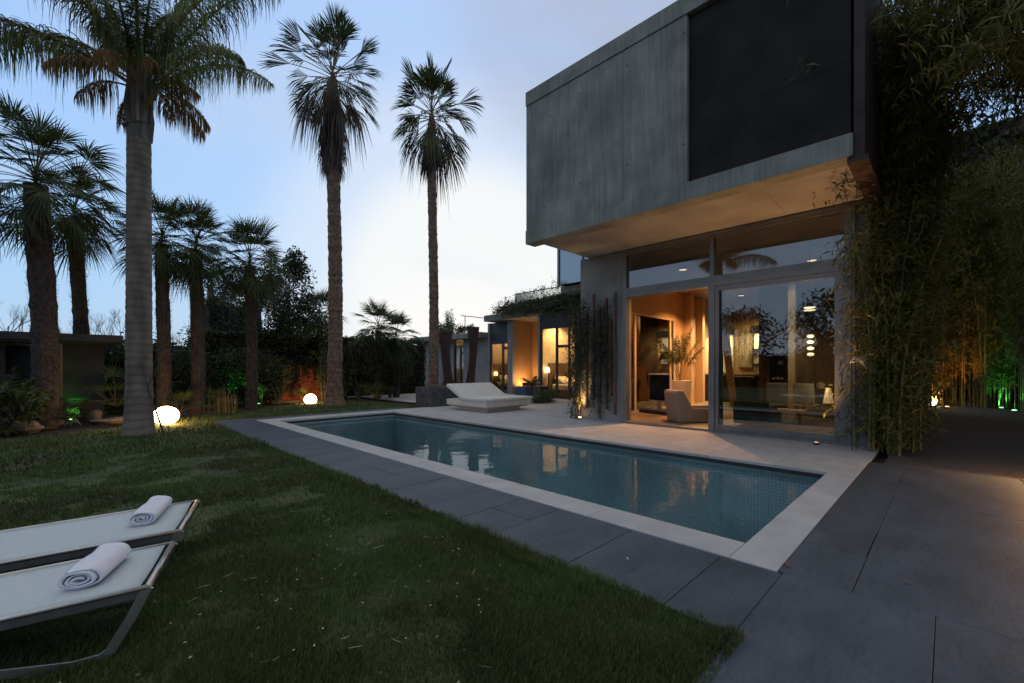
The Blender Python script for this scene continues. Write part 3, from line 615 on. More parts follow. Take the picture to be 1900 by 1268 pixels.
# bedroom wing
wing = empty('bedroom_wing', (15, 13, 0), 'low bedroom wing with flat concrete roof and warmly lit glass doors', 'building')
bx('wall', (14.95, 6.87, 0, 15.1, 8.96, 3.7), M['concrete'], wing)
bx('roof_slab', (14.98, 8.97, 3.72, 20, 17.05, 4.03), M['concrete'], wing, .01)
bx('roof_slab', (15.2, 17.61, 2.95, 20, 24.5, 3.24), M['concrete'], wing, .01)
for c in ((16.9, 12.99, 0, 17.1, 15.4, 3.71), (15.6, 15.4, 0, 20, 15.62, 3.71), (14.62, 12.87, 0, 20, 12.98, 3.71), (15.7, 17.4, 0, 20, 17.55, 3.71), (14.99, 9.0, 0, 15.1, 11.2, 3.71)):
    bx('wall', c, M['ochre'] if c[1] in (12.99, 15.4) else M['concrete_pale'], wing)
bx('pillar', (15.42, 15.38, 0, 15.6, 15.75, 3.71), M['concrete_pale'], wing)
for c in ((15.75, 17.55, 0, 15.95, 19.7, 2.95), (15.75, 20.6, 0, 15.95, 24.4, 2.95)): bx('wall', c, M['concrete_pale'], wing)
bx('wall', (18.6, 11.0, .03, 18.8, 12.87, 3.71), M['plaster'], wing); bx('wall', (14.8, 10.8, .03, 18.6, 11.0, 3.71), M['plaster'], wing)
bx('wall', (19.5, 15.62, .03, 19.7, 17.4, 3.71), M['plaster'], wing); bx('wall', (18.4, 17.55, .03, 18.6, 22.4, 2.95), M['plaster'], wing); bx('wall', (15.96, 22.0, .03, 18.4, 22.2, 2.95), M['plaster'], wing)
bx('wall_lining', (14.8, 12.845, .03, 18.6, 12.868, 3.7), M['plaster'], wing); bx('wall_lining', (15.9, 17.375, .03, 19.5, 17.398, 3.7), M['plaster'], wing)
bx('floor', (14.62, 11.0, 0, 18.6, 12.87, .03), M['floorin'], wing); bx('floor', (15.8, 15.62, 0, 19.5, 17.4, .03), M['floorin'], wing); bx('floor', (15.96, 17.56, 0, 18.4, 22.0, .03), M['floorin'], wing)
def bed_doors(X, ya, yb, ym, zt, zm, name='window'):
    m = MB(); m.box(X, ya, 0, X + .08, ya + .07, zt); m.box(X, yb - .07, 0, X + .08, yb, zt); m.box(X, ym - .05, .12, X + .08, ym + .05, zt - .08); m.box(X, ya + .07, zt - .08, X + .08, yb - .07, zt)
    m.box(X, ya + .07, 0, X + .08, yb - .07, .12); m.box(X + .003, ya + .07, zm - .06, X + .077, ym - .05, zm + .06)
    f = m.build(name, M['darkalu'], wing); bx('pane', (X + .035, ya + .07, .12, X + .045, yb - .07, zt - .08), M['glass2'], f); return f
bed_doors(14.66, 11.25, 12.86, 11.95, 3.12, 2.25)
bx('lintel', (14.65, 11.2, 3.121, 14.8, 12.87, 3.71), M['darkalu'], wing)
bed_doors(15.75, 15.8, 17.39, 16.45, 2.66, 2.35); bx('lintel', (15.76, 15.62, 2.661, 15.9, 17.39, 3.71), M['darkalu'], wing)
bed_doors(15.80, 19.7, 20.6, 20.05, 2.6, 2.2)
def bed(loc, label, cushion):
    b = empty('double_bed', loc, label, 'bed', rz=R(90))      # local +x points at the headboard wall
    k = dict(world=False)
    MB().box(-1.9, -.85, 0, .0, .85, .28).build('base', M['headboard'], b, .01, **k); MB().box(-1.9, -.85, .285, -.02, .85, .56).build('mattress', M['linen'], b, .06, **k)
    MB().box(.02, -1.0, 0, .08, 1.0, 1.52).build('headboard', M['headboard'], b, .005, **k)
    for s in (-1, 1):
        MB().prism([(-.62, .57), (-.22, .57), (-.08, .86), (-.22, .92), (-.55, .72)], 1, s * .42 - .36, s * .42 + .36).build('pillow', M['linen'], b, .06, **k)
        MB().prism([(-.20, .62), (-.08, .62), (.0, .98), (-.09, 1.02)], 1, s * .42 - .30, s * .42 + .30).build('cushion', M[cushion], b, .04, **k)
    return b
bed((16.15, 12.77, .03), 'white double bed in the bedroom nearest the terrace planters', 'headboard'); bed((16.95, 17.3, .03), 'white double bed with dark cushions in the farther bedroom', 'black')
def table_lamp(loc, label, e, h=.0):
    t_ = empty('wall_lamp', loc, label, 'lamp'); x, y, z = loc
    MB().lathe((x, y, z - .18), [(.05, 0), (.012, .02), (.012, .16), (.02, .17)], 12).build('stem', M['steel'], t_)
    MB().lathe((x, y, z), [(.10, -.10), (.12, 0), (.085, .12), (.05, .14)], 16).build('lamp_shade', emat('shade_' + str(e), (1, .70, .30), 6), t_)
    light('lamp_light', 'POINT', (x - .02, y, z + .02), e, (1, .62, .26), t_, .14); return t_
table_lamp((14.98, 12.74, 1.22), 'glowing bedside lamp beside the bed near the terrace planters', 55)
table_lamp((15.98, 17.22, 1.0), 'glowing bedside lamp in the farther bedroom', 70)
table_lamp((17.0, 21.1, 1.5), 'slim glowing lamp in the far doorway behind the rusty sculptures', 90)
def ceiling_lamp(loc, e, label, size=.5, col_=(1, .58, .24)):
    c = empty('ceiling_light', loc, label, 'ceiling light'); x, y, z = loc
    MB().lathe((x, y, z), [(.12, 0), (.12, -.04), (.10, -.045)], 20).build('housing', M['darkalu'], c)
    MB().lathe((x, y, z - .0455), [(.095, 0), (.09, -.006)], 20).build('diffuser', emat('diff' + str(e), (1, .72, .4), 3), c)
    light('ceiling_glow', 'SPOT', (x, y, z - .07), e * 3.4, col_, c, .06, (x, y, 0), 136, .5); return c
ceiling_lamp((15.6, 12.1, 3.70), 190, 'round ceiling light in the bedroom nearest the planters'); ceiling_lamp((16.6, 16.3, 3.70), 260, 'round ceiling light in the farther bedroom')
ul = empty('uplight', (16.2, 15.1, 0), 'added unseen uplight washing the ochre wall of the recess between the bedrooms', 'uplight'); MB().lathe((16.0, 15.0, .006), [(.05, 0), (.055, .05), (.045, .06)], 14).build('housing', M['darkalu'], ul)  # added lamp, not a visible one: warms the recess wall and its soffit
MB().lathe((16.0, 15.0, .0665), [(.04, 0), (.03, .005)], 14).build('lens', emat('recess_lens', (1, .6, .25), 4), ul); light('uplight_beam', 'SPOT', (16.0, 15.0, .09), 220, (1, .55, .2), ul, .05, (16.1, 15.3, 3), 130, .8)

# creeper and brushwood on the wing roof
cr = empty('roof_creeper', (13.5, 12, 4), 'brown brushwood and creeper trailing along the wing roof edge', 'creeper')
st = Strips(); sm = MB()
for k in range(330):
    u = random.random() ** .7; x0 = 14.9 + (12.0 - 14.9) * u; y0 = 16.4 + (8.75 - 16.4) * u; zt = 4.28 - .30 * u; zb = 4.02 - .95 * u ** 1.5
    z = random.uniform(zb, zt); x = x0 + random.uniform(-.2, .3); y = y0; pts = []
    for i in range(6): pts.append((x, y, z)); y -= random.uniform(.1, .28); x -= random.uniform(.02, .12); z += random.uniform(-.07, .06)
    sm.tube(pts, random.uniform(.008, .03), 5, False)
    C = np.array(pts)[rng.integers(0, 6, 46)] + rng.normal(0, 1, (46, 3)) * np.array([.12, .15, .08]); leaves(st, C, .07, .45)
for k in range(40):
    u = random.random(); pts = [(14.5 - 2.6 * u, 15.5 - 6.6 * u, 4.2)]
    for i in range(4): pts.append((pts[-1][0] + random.uniform(-.1, .1), pts[-1][1] + random.uniform(-.12, .12), pts[-1][2] + random.uniform(.03, .12)))
    sm.tube(pts, .008, 4, False); C = np.array(pts)[rng.integers(0, 5, 20)] + rng.normal(0, 1, (20, 3)) * .06; leaves(st, C, .06, .5)
sm.build('stem', M['twig'], cr); st.build('foliage', M['shrub'], cr)
cr = empty('climbing_plant', (12.6, 9.3, 0), 'dark climber hanging down the post beside the bedroom doors', 'climber')
st = Strips(); sm = MB(); sm.box(12.58, 9.28, .02, 12.72, 9.42, 3.7)
C = np.stack([rng.normal(12.6, .12, 1500), rng.normal(9.35, .14, 1500), rng.uniform(.1, 4.2, 1500)], 1); leaves(st, C, .06, .5); sm.build('post', M['wood'], cr); st.build('foliage', M['shrub2'], cr)
# glass balustrade on the roof terrace
bal = empty('glass_balustrade', (12, 11, 4.03), 'low glass balustrade on the wing roof below the upper window', 'balustrade')
p0 = PX(955, 552, 14.9); bx('glass_panel', (14.9, 9.1, 4.03, 14.92, p0[1], 4.85), M['glass2'], bal); bx('top_rail', (14.88, 9.1, 4.85, 14.94, p0[1], 4.88), M['alu'], bal)

# ------------------------------------------------------------------ living-room furniture
ac = empty('armchair', (10.6, 4.6, .05), 'low beige upholstered lounge chair just inside the open doorway', 'armchair')
c = [(-.46, 0), (-.56, .70), (-.53, .78), (-.36, .79), (-.10, .37), (.50, .35), (.52, .30), (.50, .0)]
cc = MB().prism([(p[0], p[1]) for p in c], 1, -.34, .34).build('body', M['fabric'], ac, .035, world=False)
ac.rotation_euler = (0, 0, R(-38)); ac.scale = (.92, .92, .97); ac.location = (*G(1280, 786)[:2], .05)
cush = MB().box(-.1, -.3, .355, .46, .3, .42).build('seat_cushion', M['fabric'], ac, .03, world=False)
at0 = lambda px, dep: (.7071 * dep * (1 + (px - 950) / F), .7071 * dep * (1 - (px - 950) / F))
tv = empty('television', (11.4, 5.0, .05), 'flat television with thin pale frame on a low black stand', 'television', rz=R(-18)); x, y = at0(1224, 12.3); tv.location = (x, y, .05)
MB().box(-.02, -.40, .34, .04, .40, 1.12).build('cabinet', M['white'], tv, .005, world=False); MB().box(-.03, -.37, .37, -.0205, .37, 1.09).build('screen', M['screen'], tv, 0, world=False)
MB().box(-.03, -.06, .10, .03, .06, .339).build('pedestal', M['steel'], tv, 0, world=False); MB().box(-.25, -.55, .0, .3, .55, .099).build('stand_base', M['black'], tv, .005, world=False)
pp = empty('potted_palm', (13.2, 5.87, .05), 'feathery indoor palm in a tapered cream planter behind the television', 'potted plant')
x, y = 13.2, 5.87
MB().prism([], 0, 0, 0) if False else None
def taper_pot(x, y, z, w0, w1, h, m, parent):
    v = [(x + sx * w0, y + sy * w0, z) for sx, sy in ((-1, -1), (1, -1), (1, 1), (-1, 1))] + [(x + sx * w1, y + sy * w1, z + h) for sx, sy in ((-1, -1), (1, -1), (1, 1), (-1, 1))]
    return mesh_obj('planter', v, [[3, 2, 1, 0], [4, 5, 6, 7], [0, 1, 5, 4], [1, 2, 6, 5], [2, 3, 7, 6], [3, 0, 4, 7]], m, parent, False, .01)
taper_pot(x, y, .05, .17, .27, .9, M['plaster'], pp)
st = Strips(); sm = MB()
for k in range(13): feather(st, sm, (x + random.uniform(-.08, .08), y + random.uniform(-.08, .08), .95), k * 2.4, R(random.uniform(66, 88)), random.uniform(1.2, 1.9), 24, .30, 1.3, .9, .009, r0=.009, start=.4)
sm.build('stem', M['stalk'], pp); st.build('foliage', M['shrub'], pp)
def place_px(x, X): a = (x - 950) / F; t = X / (.7071 * (1 + a)); return .7071 * t * (1 - a)
pic = empty('painting', (18.1, 5.45, 2.0), 'tall brownish abstract painting on the back wall', 'painting')
bx('frame', (18.12, 5.24, 1.32, 18.19, 5.74, 2.72), M['wood'], pic); bx('canvas', (18.11, 5.28, 1.36, 18.119, 5.70, 2.68), mat('painting_canvas', (.22, .13, .07), (.42, .33, .22), 4, .8, stretch=(1, 3, .5)), pic)
bc = empty('bookcase', (15.4, 3.4, .05), 'tall black open bookcase with a few small boxes on it', 'bookcase')
ya, yb = place_px(1458, 15.2), place_px(1427, 15.2)
m = MB(); m.box(15.6, ya, .05, 15.64, yb, 2.15); m.box(15.2, ya, .05, 15.6, ya + .03, 2.15); m.box(15.2, yb - .03, .05, 15.6, yb, 2.15); m.build('carcass', M['black'], bc)
for z in (.05, .5, .95, 1.4, 1.75, 2.12): bx('shelf', (15.2, ya + .03, z, 15.6, yb - .03, z + .03), M['black'], bc)
for i, (fx, z, s) in enumerate(((.4, 1.78, .12), (.35, 1.43, .12), (.25, .98, .07), (.5, .98, .07), (.75, .98, .07))):
    yy_ = ya + fx * (yb - ya); tag(bx('box', (15.25, yy_ - s / 2, z, 15.25 + s, yy_ + s / 2, z + s), M['plaster' if i != 1 else 'concrete_pale'], None, .004), ['square tan box on the top shelf of the black bookcase', 'grey box on the middle shelf of the black bookcase', 'small cream box at the right of a row of three in the bookcase', 'small cream box in the middle of a row of three in the bookcase', 'small cream box at the left of a row of three in the bookcase'][i], 'box')
def shell_chair(x, y, rz, label):
    c = empty('lounge_chair', (x, y, .05), label, 'chair', 'pale chairs behind the glass', rz); c.scale = (.85, .8, 1)
    MB().box(-.28, -.28, .36, .28, .28, .42).build('seat', M['chairw'], c, .02, world=False)
    MB().prism([(-.26, .42), (-.20, .42), (-.33, .92), (-.38, .92)], 1, -.27, .27).build('backrest', M['chairw'], c, .015, world=False)
    for sx in (-.24, .24):
        for sy in (-.24, .24): MB().tube([(sx, sy, .36), (sx * 1.05, sy * 1.05, 0)], .012, 6).build('leg', M['steel'], c, world=False)
    return c
shell_chair(12.4, place_px(1443, 12.4), R(10), 'pale grey chair in front of the black bookcase'); shell_chair(12.4, place_px(1498, 12.4), R(-5), 'pale grey chair nearest the stacked glowing lamps')
tb = empty('dining_table', (13.7, 1.9, .05), 'long dark table set behind the two pale chairs', 'table')
bx('tabletop', (13.3, 1.3, .76, 14.3, 2.9, .80), M['wood'], tb, .004)
for sx in (13.38, 14.22):
    for sy in (1.38, 2.82): bx('leg', (sx - .03, sy - .03, .05, sx + .03, sy + .03, .759), M['wood'], tb)
sf = empty('sofa', (10.9, 2.6, .05), 'low dark sofa just behind the fixed glass', 'sofa')
ya, yb = place_px(1435, 10.8), place_px(1372, 10.8)
bx('base', (10.5, ya, .12, 11.3, yb, .40), M['sofa'], sf, .04); bx('backrest', (10.35, ya, .12, 10.52, yb, .62), M['sofa'], sf, .04); bx('seat_cushion', (10.55, ya + .02, .401, 11.28, yb - .02, .5), M['sofa'], sf, .03)
ct = empty('coffee_table', (11.3, 2.1, .05), 'low orange-brown wooden bench beside the dark sofa', 'table')
ya, yb = place_px(1485, 11.2), place_px(1428, 11.2)
bx('tabletop', (11.4, ya, .34, 11.9, yb, .38), M['pale_wood'], ct, .004)
for sy in (ya + .05, yb - .1): bx('leg', (11.5, sy, .05, 11.8, sy + .05, .339), M['pale_wood'], ct)
bx('rug', (10.4, 3.9, .051, 12.6, 5.1, .06), mat('rug_wool', (.22, .10, .05), (.3, .14, .07), 20, 1, .4, 120))
tag(bpy.data.objects['rug'], 'rust coloured rug under the beige lounge chair', 'rug')
kc = empty('kitchen_counter', (17.6, 6, .05), 'dark kitchen counter below the bright niche', 'counter'); bx('base', (17.3, 4.4, .05, 18.1, 7.2, 1.05), M['black'], kc); bx('worktop', (17.25, 4.38, 1.051, 18.14, 7.22, 1.1), M['wood'], kc)
cb = empty('cabinet', (15.9, 4.9, .05), 'black waist-high cabinet below the painting', 'cabinet'); bx('carcass', (16.2, 4.75, .05, 16.7, 5.4, 1.0), M['black'], cb, .004); bx('top', (16.18, 4.73, 1.001, 16.72, 5.42, 1.03), M['wood'], cb)
pl = empty('pendant_lamp', (12.6, 2.2, 3.9), 'hanging cluster of four stacked glowing globes', 'pendant lamp')
y = place_px(1504, 12.6); MB().tube([(12.6, y, 3.94), (12.6, y, 1.75)], .008, 6).build('cord', M['black'], pl)
ge = emat('globe_glow', (1, .78, .5), 3.2)
for yp in (624, 635, 647, 658): z = PX(1504, yp, 12.6)[2]; MB().lathe((12.6, y, z), [(.02, -.04), (.055, -.032), (.08, 0), (.055, .032), (.02, .04)], 16).build('globe', ge, pl, smooth=True)
light('pendant_light', 'POINT', (12.45, y, 1.95), 25, WARM2, pl, .15)
pl = empty('pendant_lamp', (12.6, 2.2, 3.9), 'pair of flat glowing discs hanging high near the window', 'pendant lamp'); y = place_px(1502, 11.6)
MB().tube([(11.6, y, 3.94), (11.6, y, 2.7)], .008, 6).build('cord', M['black'], pl)
for yp in (571, 576): z = PX(1502, yp, 11.6)[2]; MB().lathe((11.6, y, z), [(.02, -.018), (.10, -.012), (.12, 0), (.1, .012), (.02, .018)], 16).build('globe', ge, pl, smooth=True)
fl = empty('floor_lamp', (11.6, 1.6, .05), 'small cone-shaped lamp glowing low beside the right window frame', 'lamp'); y = place_px(1537, 11.9)
MB().tube([(11.9, y, .05), (11.9, y, .55)], .012, 6).lathe((11.9, y, .05), [(.12, 0), (.12, .015), (.02, .02)], 16).build('stem', M['steel'], fl)
MB().lathe((11.9, y, .55), [(.10, 0), (.05, .34)], 18).build('lamp_shade', emat('cone_shade', (1, .5, .2), .9), fl); light('lamp_light', 'POINT', (11.7, y + .1, .95), 8, WARM, fl, .08)
ceiling_lamp((11.2, 4.9, 3.94), 165, 'round ceiling light above the beige lounge chair', .5, (1, .46, .19)); ceiling_lamp((14.2, 5.2, 3.94), 260, 'round ceiling light above the indoor columns', .5, (1, .50, .20))
ceiling_lamp((16.7, 5.2, 3.94), 230, 'round ceiling light above the kitchen counter', .5, (1, .72, .36)); ceiling_lamp((12.4, 2.3, 3.94), 36, 'round ceiling light above the pale chairs', .5, (1, .65, .32))

# ------------------------------------------------------------------ terrace objects
db = empty('daybed', (9.45, 10.5, .022), 'square cream daybed with raised double backrest on the terrace', 'daybed')
bx('plinth', (8.75, 9.8, .006, 10.15, 11.25, .10), M['bedbase'], db)
mb = MB(); lo = (8.62, 9.67, 10.28, 11.38); hi = (8.5, 9.55, 10.4, 11.5)
v = [(lo[0], lo[1], .10), (lo[2], lo[1], .10), (lo[2], lo[3], .10), (lo[0], lo[3], .10), (hi[0], hi[1], .17), (hi[2], hi[1], .17), (hi[2], hi[3], .17), (hi[0], hi[3], .17), (hi[0], hi[1], .335), (hi[2], hi[1], .335), (hi[2], hi[3], .335), (hi[0], hi[3], .335)]
mesh_obj('base', v, [[3, 2, 1, 0], [8, 9, 10, 11]] + [[i + b, (i + 1) % 4 + b, (i + 1) % 4 + 4 + b, i + 4 + b] for b in (0, 4) for i in range(4)], M['bedbase'], db, False, .008)
bx('mattress', (8.46, 9.5, .337, 10.46, 10.68, .42), M['mattress'], db, .02)
for xa, xb in ((8.5, 9.445), (9.455, 10.42)): MB().prism([(10.69, .42), (10.75, .34), (11.55, .74), (11.49, .83)], 0, xa, xb).build('backrest', M['mattress'], db, .025)
tro = empty('stone_trough', (9.0, 12.7, 0), 'dark rough stone trough at the foot of the slimmer palm', 'planter')
m = MB(); m.box(8.45, 12.35, 0, 9.45, 12.5, .66); m.box(8.45, 13.1, 0, 9.45, 13.25, .66); m.box(8.45, 12.5, 0, 8.6, 13.1, .66); m.box(9.3, 12.5, 0, 9.45, 13.1, .66); m.build('side', M['stone'], tro, .02)
bx('soil', (8.6, 12.5, .3, 9.3, 13.1, .6), M['soil'], tro)
def sculpture(x, y, top, lean, w, label, s=1):
    o = empty('steel_sculpture', (x, y, 0), label, 'sculpture', 'rusty steel sculptures by the wing'); k = 14; prof = []
    L_ = []; R_ = []
    for i in range(k + 1):
        u = i / k; z = top * u; cx = lean * math.sin(u * 2.6) * .5 + lean * u * u * .4; ww = w * (1 - .35 * math.sin(u * math.pi)) * (1.1 if u > .8 else 1)
        L_.append((cx - ww / 2, z)); R_.append((cx + ww / 2, z))
    m = MB(); b = 0
    for p, q in zip(L_, R_):
        m.v += [(p[0] * .707, -p[0] * .707 - .0, p[1]), (q[0] * .707, -q[0] * .707, q[1]), (q[0] * .707 + .12, -q[0] * .707 + .12, q[1]), (p[0] * .707 + .12, -p[0] * .707 + .12, p[1])]
    for i in range(k):
        for j_ in range(4): a = i * 4 + j_; b_ = i * 4 + (j_ + 1) % 4; m.f.append([a, b_, b_ + 4, a + 4])
    m.f.append([3, 2, 1, 0]); m.f.append([k * 4 + i for i in range(4)])
    m.build('blade', M['rust'], o, .01, world=False)
    MB().box(-.3, -.3, 0.02, .3, .3, .05).build('foot', M['rust'], o, 0, world=False); return o
x, y, _ = G(838, 738); sculpture(x, y, 2.95, -.42, .56, 'broad rusty steel sculpture curving left, nearer the slim palm')
x, y, _ = G(868, 737); sculpture(x, y, 3.2, .36, .50, 'tall rusty steel sculpture leaning right in front of the wing wall')
# planters by the bedroom door
pt = empty('potted_plant', (13.2, 12.6, 0), 'low spiky fern in a square glazed blue pot', 'potted plant'); x, y, _ = G(978, 741)
bx('pot', (x - .35, y - .25, .006, x + .35, y + .35, .55), M['bluepot'], pt, .02)
st = Strips(); sm = MB()
for k in range(16): feather(st, sm, (x + .3, y, .55), k * .4, R(random.uniform(25, 65)), random.uniform(.5, .85), 16, .14, 1.2, .4, .01, r0=.006)
sm.build('stem', M['stalk'], pt); st.build('foliage', M['fern'], pt)
pt = empty('potted_plant', (13.2, 12.6, 0), 'bushy plant in a dark box planter beside the blue pot', 'potted plant'); x, y, _ = G(1006, 748)
bx('pot', (x - .2, y - .2, .006, x + .3, y + .3, .3), M['stone'], pt, .02); bx('pot', (x + .45, y + .5, .006, x + .95, y + .9, .6), M['darkalu'], pt, .01)
st = Strips(); leaves(st, blob((x, y - .1, .28), (.55, .45, .28), 1300, 10, .5), .09, .4); st.build('foliage', M['fern'], pt)

# glowing ball lamps
def ball(x, y, z, rx, rz_, label, e):
    b = empty('ball_lamp', (x, y, 0), label, 'garden lamp', 'white ball lamps'); n = 14
    prof = [(max(.02, rx * math.sin(math.pi * (.06 + .94 * i / n))), -rz_ * math.cos(math.pi * (.06 + .94 * i / n))) for i in range(n + 1)]
    MB().lathe((x, y, z), prof, 28).build('globe', emat('ball_glow' + str(e), (1, .56, .20), e), b, smooth=True)
    MB().lathe((x, y, z - rz_ * 1.02), [(.09, 0), (.09, .03), (.05, .04)], 16).build('base', M['darkalu'], b)
    return b
x, y, _ = G(308, 787); ball(x, y, .20, .26, .22, 'glowing round ball lamp beside the large ringed palm trunk', 30)
x, y, _ = G(576, 748); ball(x, y, .13, .22, .21, 'glowing dome lamp in front of the terracotta wall', 24)

# ------------------------------------------------------------------ loungers and towels
def lounger(C1, C2, label, z=.30, length=2.0, slope=.047):
    C1 = Vector((*C1, z)); C2 = Vector((*C2, z)); wv = (C2 - C1); W_ = wv.length; wv.normalize(); lv = Vector((-wv.y, wv.x, 0)).normalized()
    if lv.x > 0: lv = -lv
    o = bpy.data.objects.new('sun_lounger', None); COL.objects.link(o); tag(o, label, 'sun lounger', 'white sling sun loungers on the lawn')
    # local axes: +x runs back from the head bar, y across
    o.matrix_world = Matrix(((lv.x, wv.x, 0, C1.x), (lv.y, wv.y, 0, C1.y), (0, 0, 1, 0), (0, 0, 0, 1))); o.location = (C1.x, C1.y, 0); o.rotation_euler = (0, 0, math.atan2(lv.y, lv.x)); o.scale = (1, 1, 1)
    sgn = 1 if Vector((-lv.y, lv.x)).dot(Vector((wv.x, wv.y))) > 0 else -1
    zz = lambda s: z - slope * s
    def Y(v): return sgn * v
    n = 14; Vv = []; Ff = []; L1 = 1.2
    def surf(s0, s1, f, name):
        Vv = []; Ff = []; nx_ = 16; ny_ = 8
        for i in range(nx_ + 1):
            for j_ in range(ny_ + 1):
                s = s0 + (s1 - s0) * i / nx_; v_ = .012 + (W_ - .024) * j_ / ny_; Vv.append((s, Y(v_), f(s) - .012 * math.sin(math.pi * j_ / ny_)))
        for i in range(nx_):
            for j_ in range(ny_): a = i * (ny_ + 1) + j_; Ff.append([a, a + 1, a + ny_ + 2, a + ny_ + 1])
        q = mesh_obj(name, Vv, Ff, M['sling'], o, True, 0, False); sm_ = q.modifiers.new('thick', 'SOLIDIFY'); sm_.thickness = .006; sm_.offset = 0; return q
    surf(.035, L1, zz, 'sling'); surf(L1 + .03, length - .03, lambda s: zz(L1), 'sling')
    # side rails (flat bars below the sling), head bar, foot bar, legs
    for v_ in (0, W_):
        MB().tube([(.0, Y(v_), z), (L1, Y(v_), zz(L1)), (length, Y(v_), zz(L1))], .012, 8).build('side_rail', M['steel'], o, smooth=True, world=False)
        m = MB(); m.prism([(.0, z - .012), (L1, zz(L1) - .012), (length, zz(L1) - .012), (length, zz(L1) - .05), (L1, zz(L1) - .05), (.02, z - .045)], 1, Y(v_) - .004, Y(v_) + .004); m.build('side_rail', mat_cache('rail'), o, 0, world=False)
    MB().tube([(0, Y(0), z), (0, Y(W_), z)], .014, 10).build('head_bar', M['steel'], o, smooth=True, world=False)
    MB().tube([(length, Y(0), zz(L1)), (length, Y(W_), zz(L1))], .014, 10).build('foot_bar', M['steel'], o, smooth=True, world=False)
    for v_ in (0, W_):
        c = [(.0, z), (.06, .17), (.135, .035), (.17, .012), (.27, .008), (.62, .065), (.9, zz(L1) - .05)]
        P_ = [Vector((a, 0, b)) for a, b in c]; m = MB(); vv_ = []
        for i, p in enumerate(P_):
            d_ = (P_[min(i + 1, len(P_) - 1)] - P_[max(i - 1, 0)]).normalized(); nn_ = Vector((-d_.z, 0, d_.x)) * .021
            for s_, t_ in ((-1, -1), (1, -1), (1, 1), (-1, 1)): q = p + nn_ * s_; vv_.append((q.x, Y(v_) + t_ * .005, q.z))
        ff = [[i * 4 + k_, i * 4 + (k_ + 1) % 4, i * 4 + 4 + (k_ + 1) % 4, i * 4 + 4 + k_] for i in range(len(P_) - 1) for k_ in range(4)] + [[0, 1, 2, 3], [(len(P_) - 1) * 4 + k_ for k_ in range(4)]]
        mesh_obj('leg', vv_, ff, M['steel'], o, False, .002, False)
    for v_ in (0, W_):
        c = [(length - .03, zz(L1)), (length - .12, .02), (length - .3, .008), (length - .75, zz(L1) - .05)]
        MB().tube([(a, Y(v_), b) for a, b in c], .012, 6).build('leg', M['steel'], o, world=False)
    return o, lv, wv
_mc = {}
def mat_cache(k):
    if k not in _mc: _mc[k] = mat('rail_metal', (.12, .11, .10), (.17, .155, .14), 6, .5, metallic=.5)
    return _mc[k]
c1 = G(274, 1089, .30)[:2]; c2 = G(321, 1008, .30)[:2]; c3 = G(334, 985, .30)[:2]; c4 = G(366, 930, .30)[:2]
l1, lv, wv = lounger(c1, c2, 'white sling sun lounger in front, nearest the bottom of the photo')
l2, lv2, wv2 = lounger(c3, c4, 'white sling sun lounger behind, farther from the viewer')
def towel(cen, ang, length, r, label, seed):
    rr = random.Random(seed); o = empty('rolled_towel', (*cen[:2], 0), label, 'towel', 'rolled white towels', ang); o.location = cen
    # spiral roll: cross-section in x,z swept along y; thick band
    N_ = 120; turns = 3.35; th = .0105; prof_o = []; prof_i = []
    for i in range(N_ + 1):
        u = i / N_; a = u * turns * 2 * math.pi; rad = .010 + (r - .010) * u; wob = 1 + .06 * math.sin(a * 2 + 1) + .03 * math.sin(a * 5 + seed)
        q = lambda R_: (R_ * math.cos(a) * 1.28 * wob, R_ * math.sin(a) * .80 * wob)
        prof_o.append(q(rad + th * .5)); prof_i.append(q(max(.002, rad - th * .5)))
    zmin = min(p[1] for p in prof_o); prof_o = [(p[0], p[1] - zmin) for p in prof_o]; prof_i = [(p[0], p[1] - zmin) for p in prof_i]
    ks = [0, .015, .05, .25, .5, .75, .95, .985, 1.0]; V = []; K = 2 * (N_ + 1)
    for j_, s in enumerate(ks):
        y = (s - .5) * length; e_ = .93 if j_ in (0, len(ks) - 1) else 1
        tel = .0
        for i, (a, b) in enumerate(zip(prof_o, prof_i)):
            off = .010 * math.sin(i * .11 + seed) * (1 if s < .5 else -1) * (abs(s - .5) * 2) ** 4
            bump_ = .0035 * math.sin(s * 17 + i * .09) + .002 * math.sin(s * 41 + i * .3)
            V.append((a[0] * (1 + bump_ * 4), y + off, a[1] + (r * .8) * 0 + bump_ * (a[1] > r))); V.append((b[0], y + off, b[1]))
    Fq = []
    nk = len(ks)
    for j_ in range(nk - 1):
        for i in range(N_):
            a = j_ * K + 2 * i; Fq.append([a, a + 2, a + 2 + K, a + K]); Fq.append([a + 1 + K, a + 3 + K, a + 3, a + 1])
        for i in (0, N_): a = j_ * K + 2 * i; Fq.append([a, a + 1, a + 1 + K, a + K])
    for j_ in (0, nk - 1):
        for i in range(N_): a = j_ * K + 2 * i; Fq.append([a, a + 1, a + 3, a + 2])
    q = mesh_obj('roll', V, Fq, M['towel'], o, True, 0, False)
    # loose outer flap lying beside the roll
    st_ = Strips(); return o
def on_sling(x, y, zs=.29): return G(x, y, zs)
def tz(cen, C1, lv): return .30 - .047 * max(0, (Vector(cen[:2]) - Vector(C1)).dot(Vector((lv.x, lv.y)))) - .006
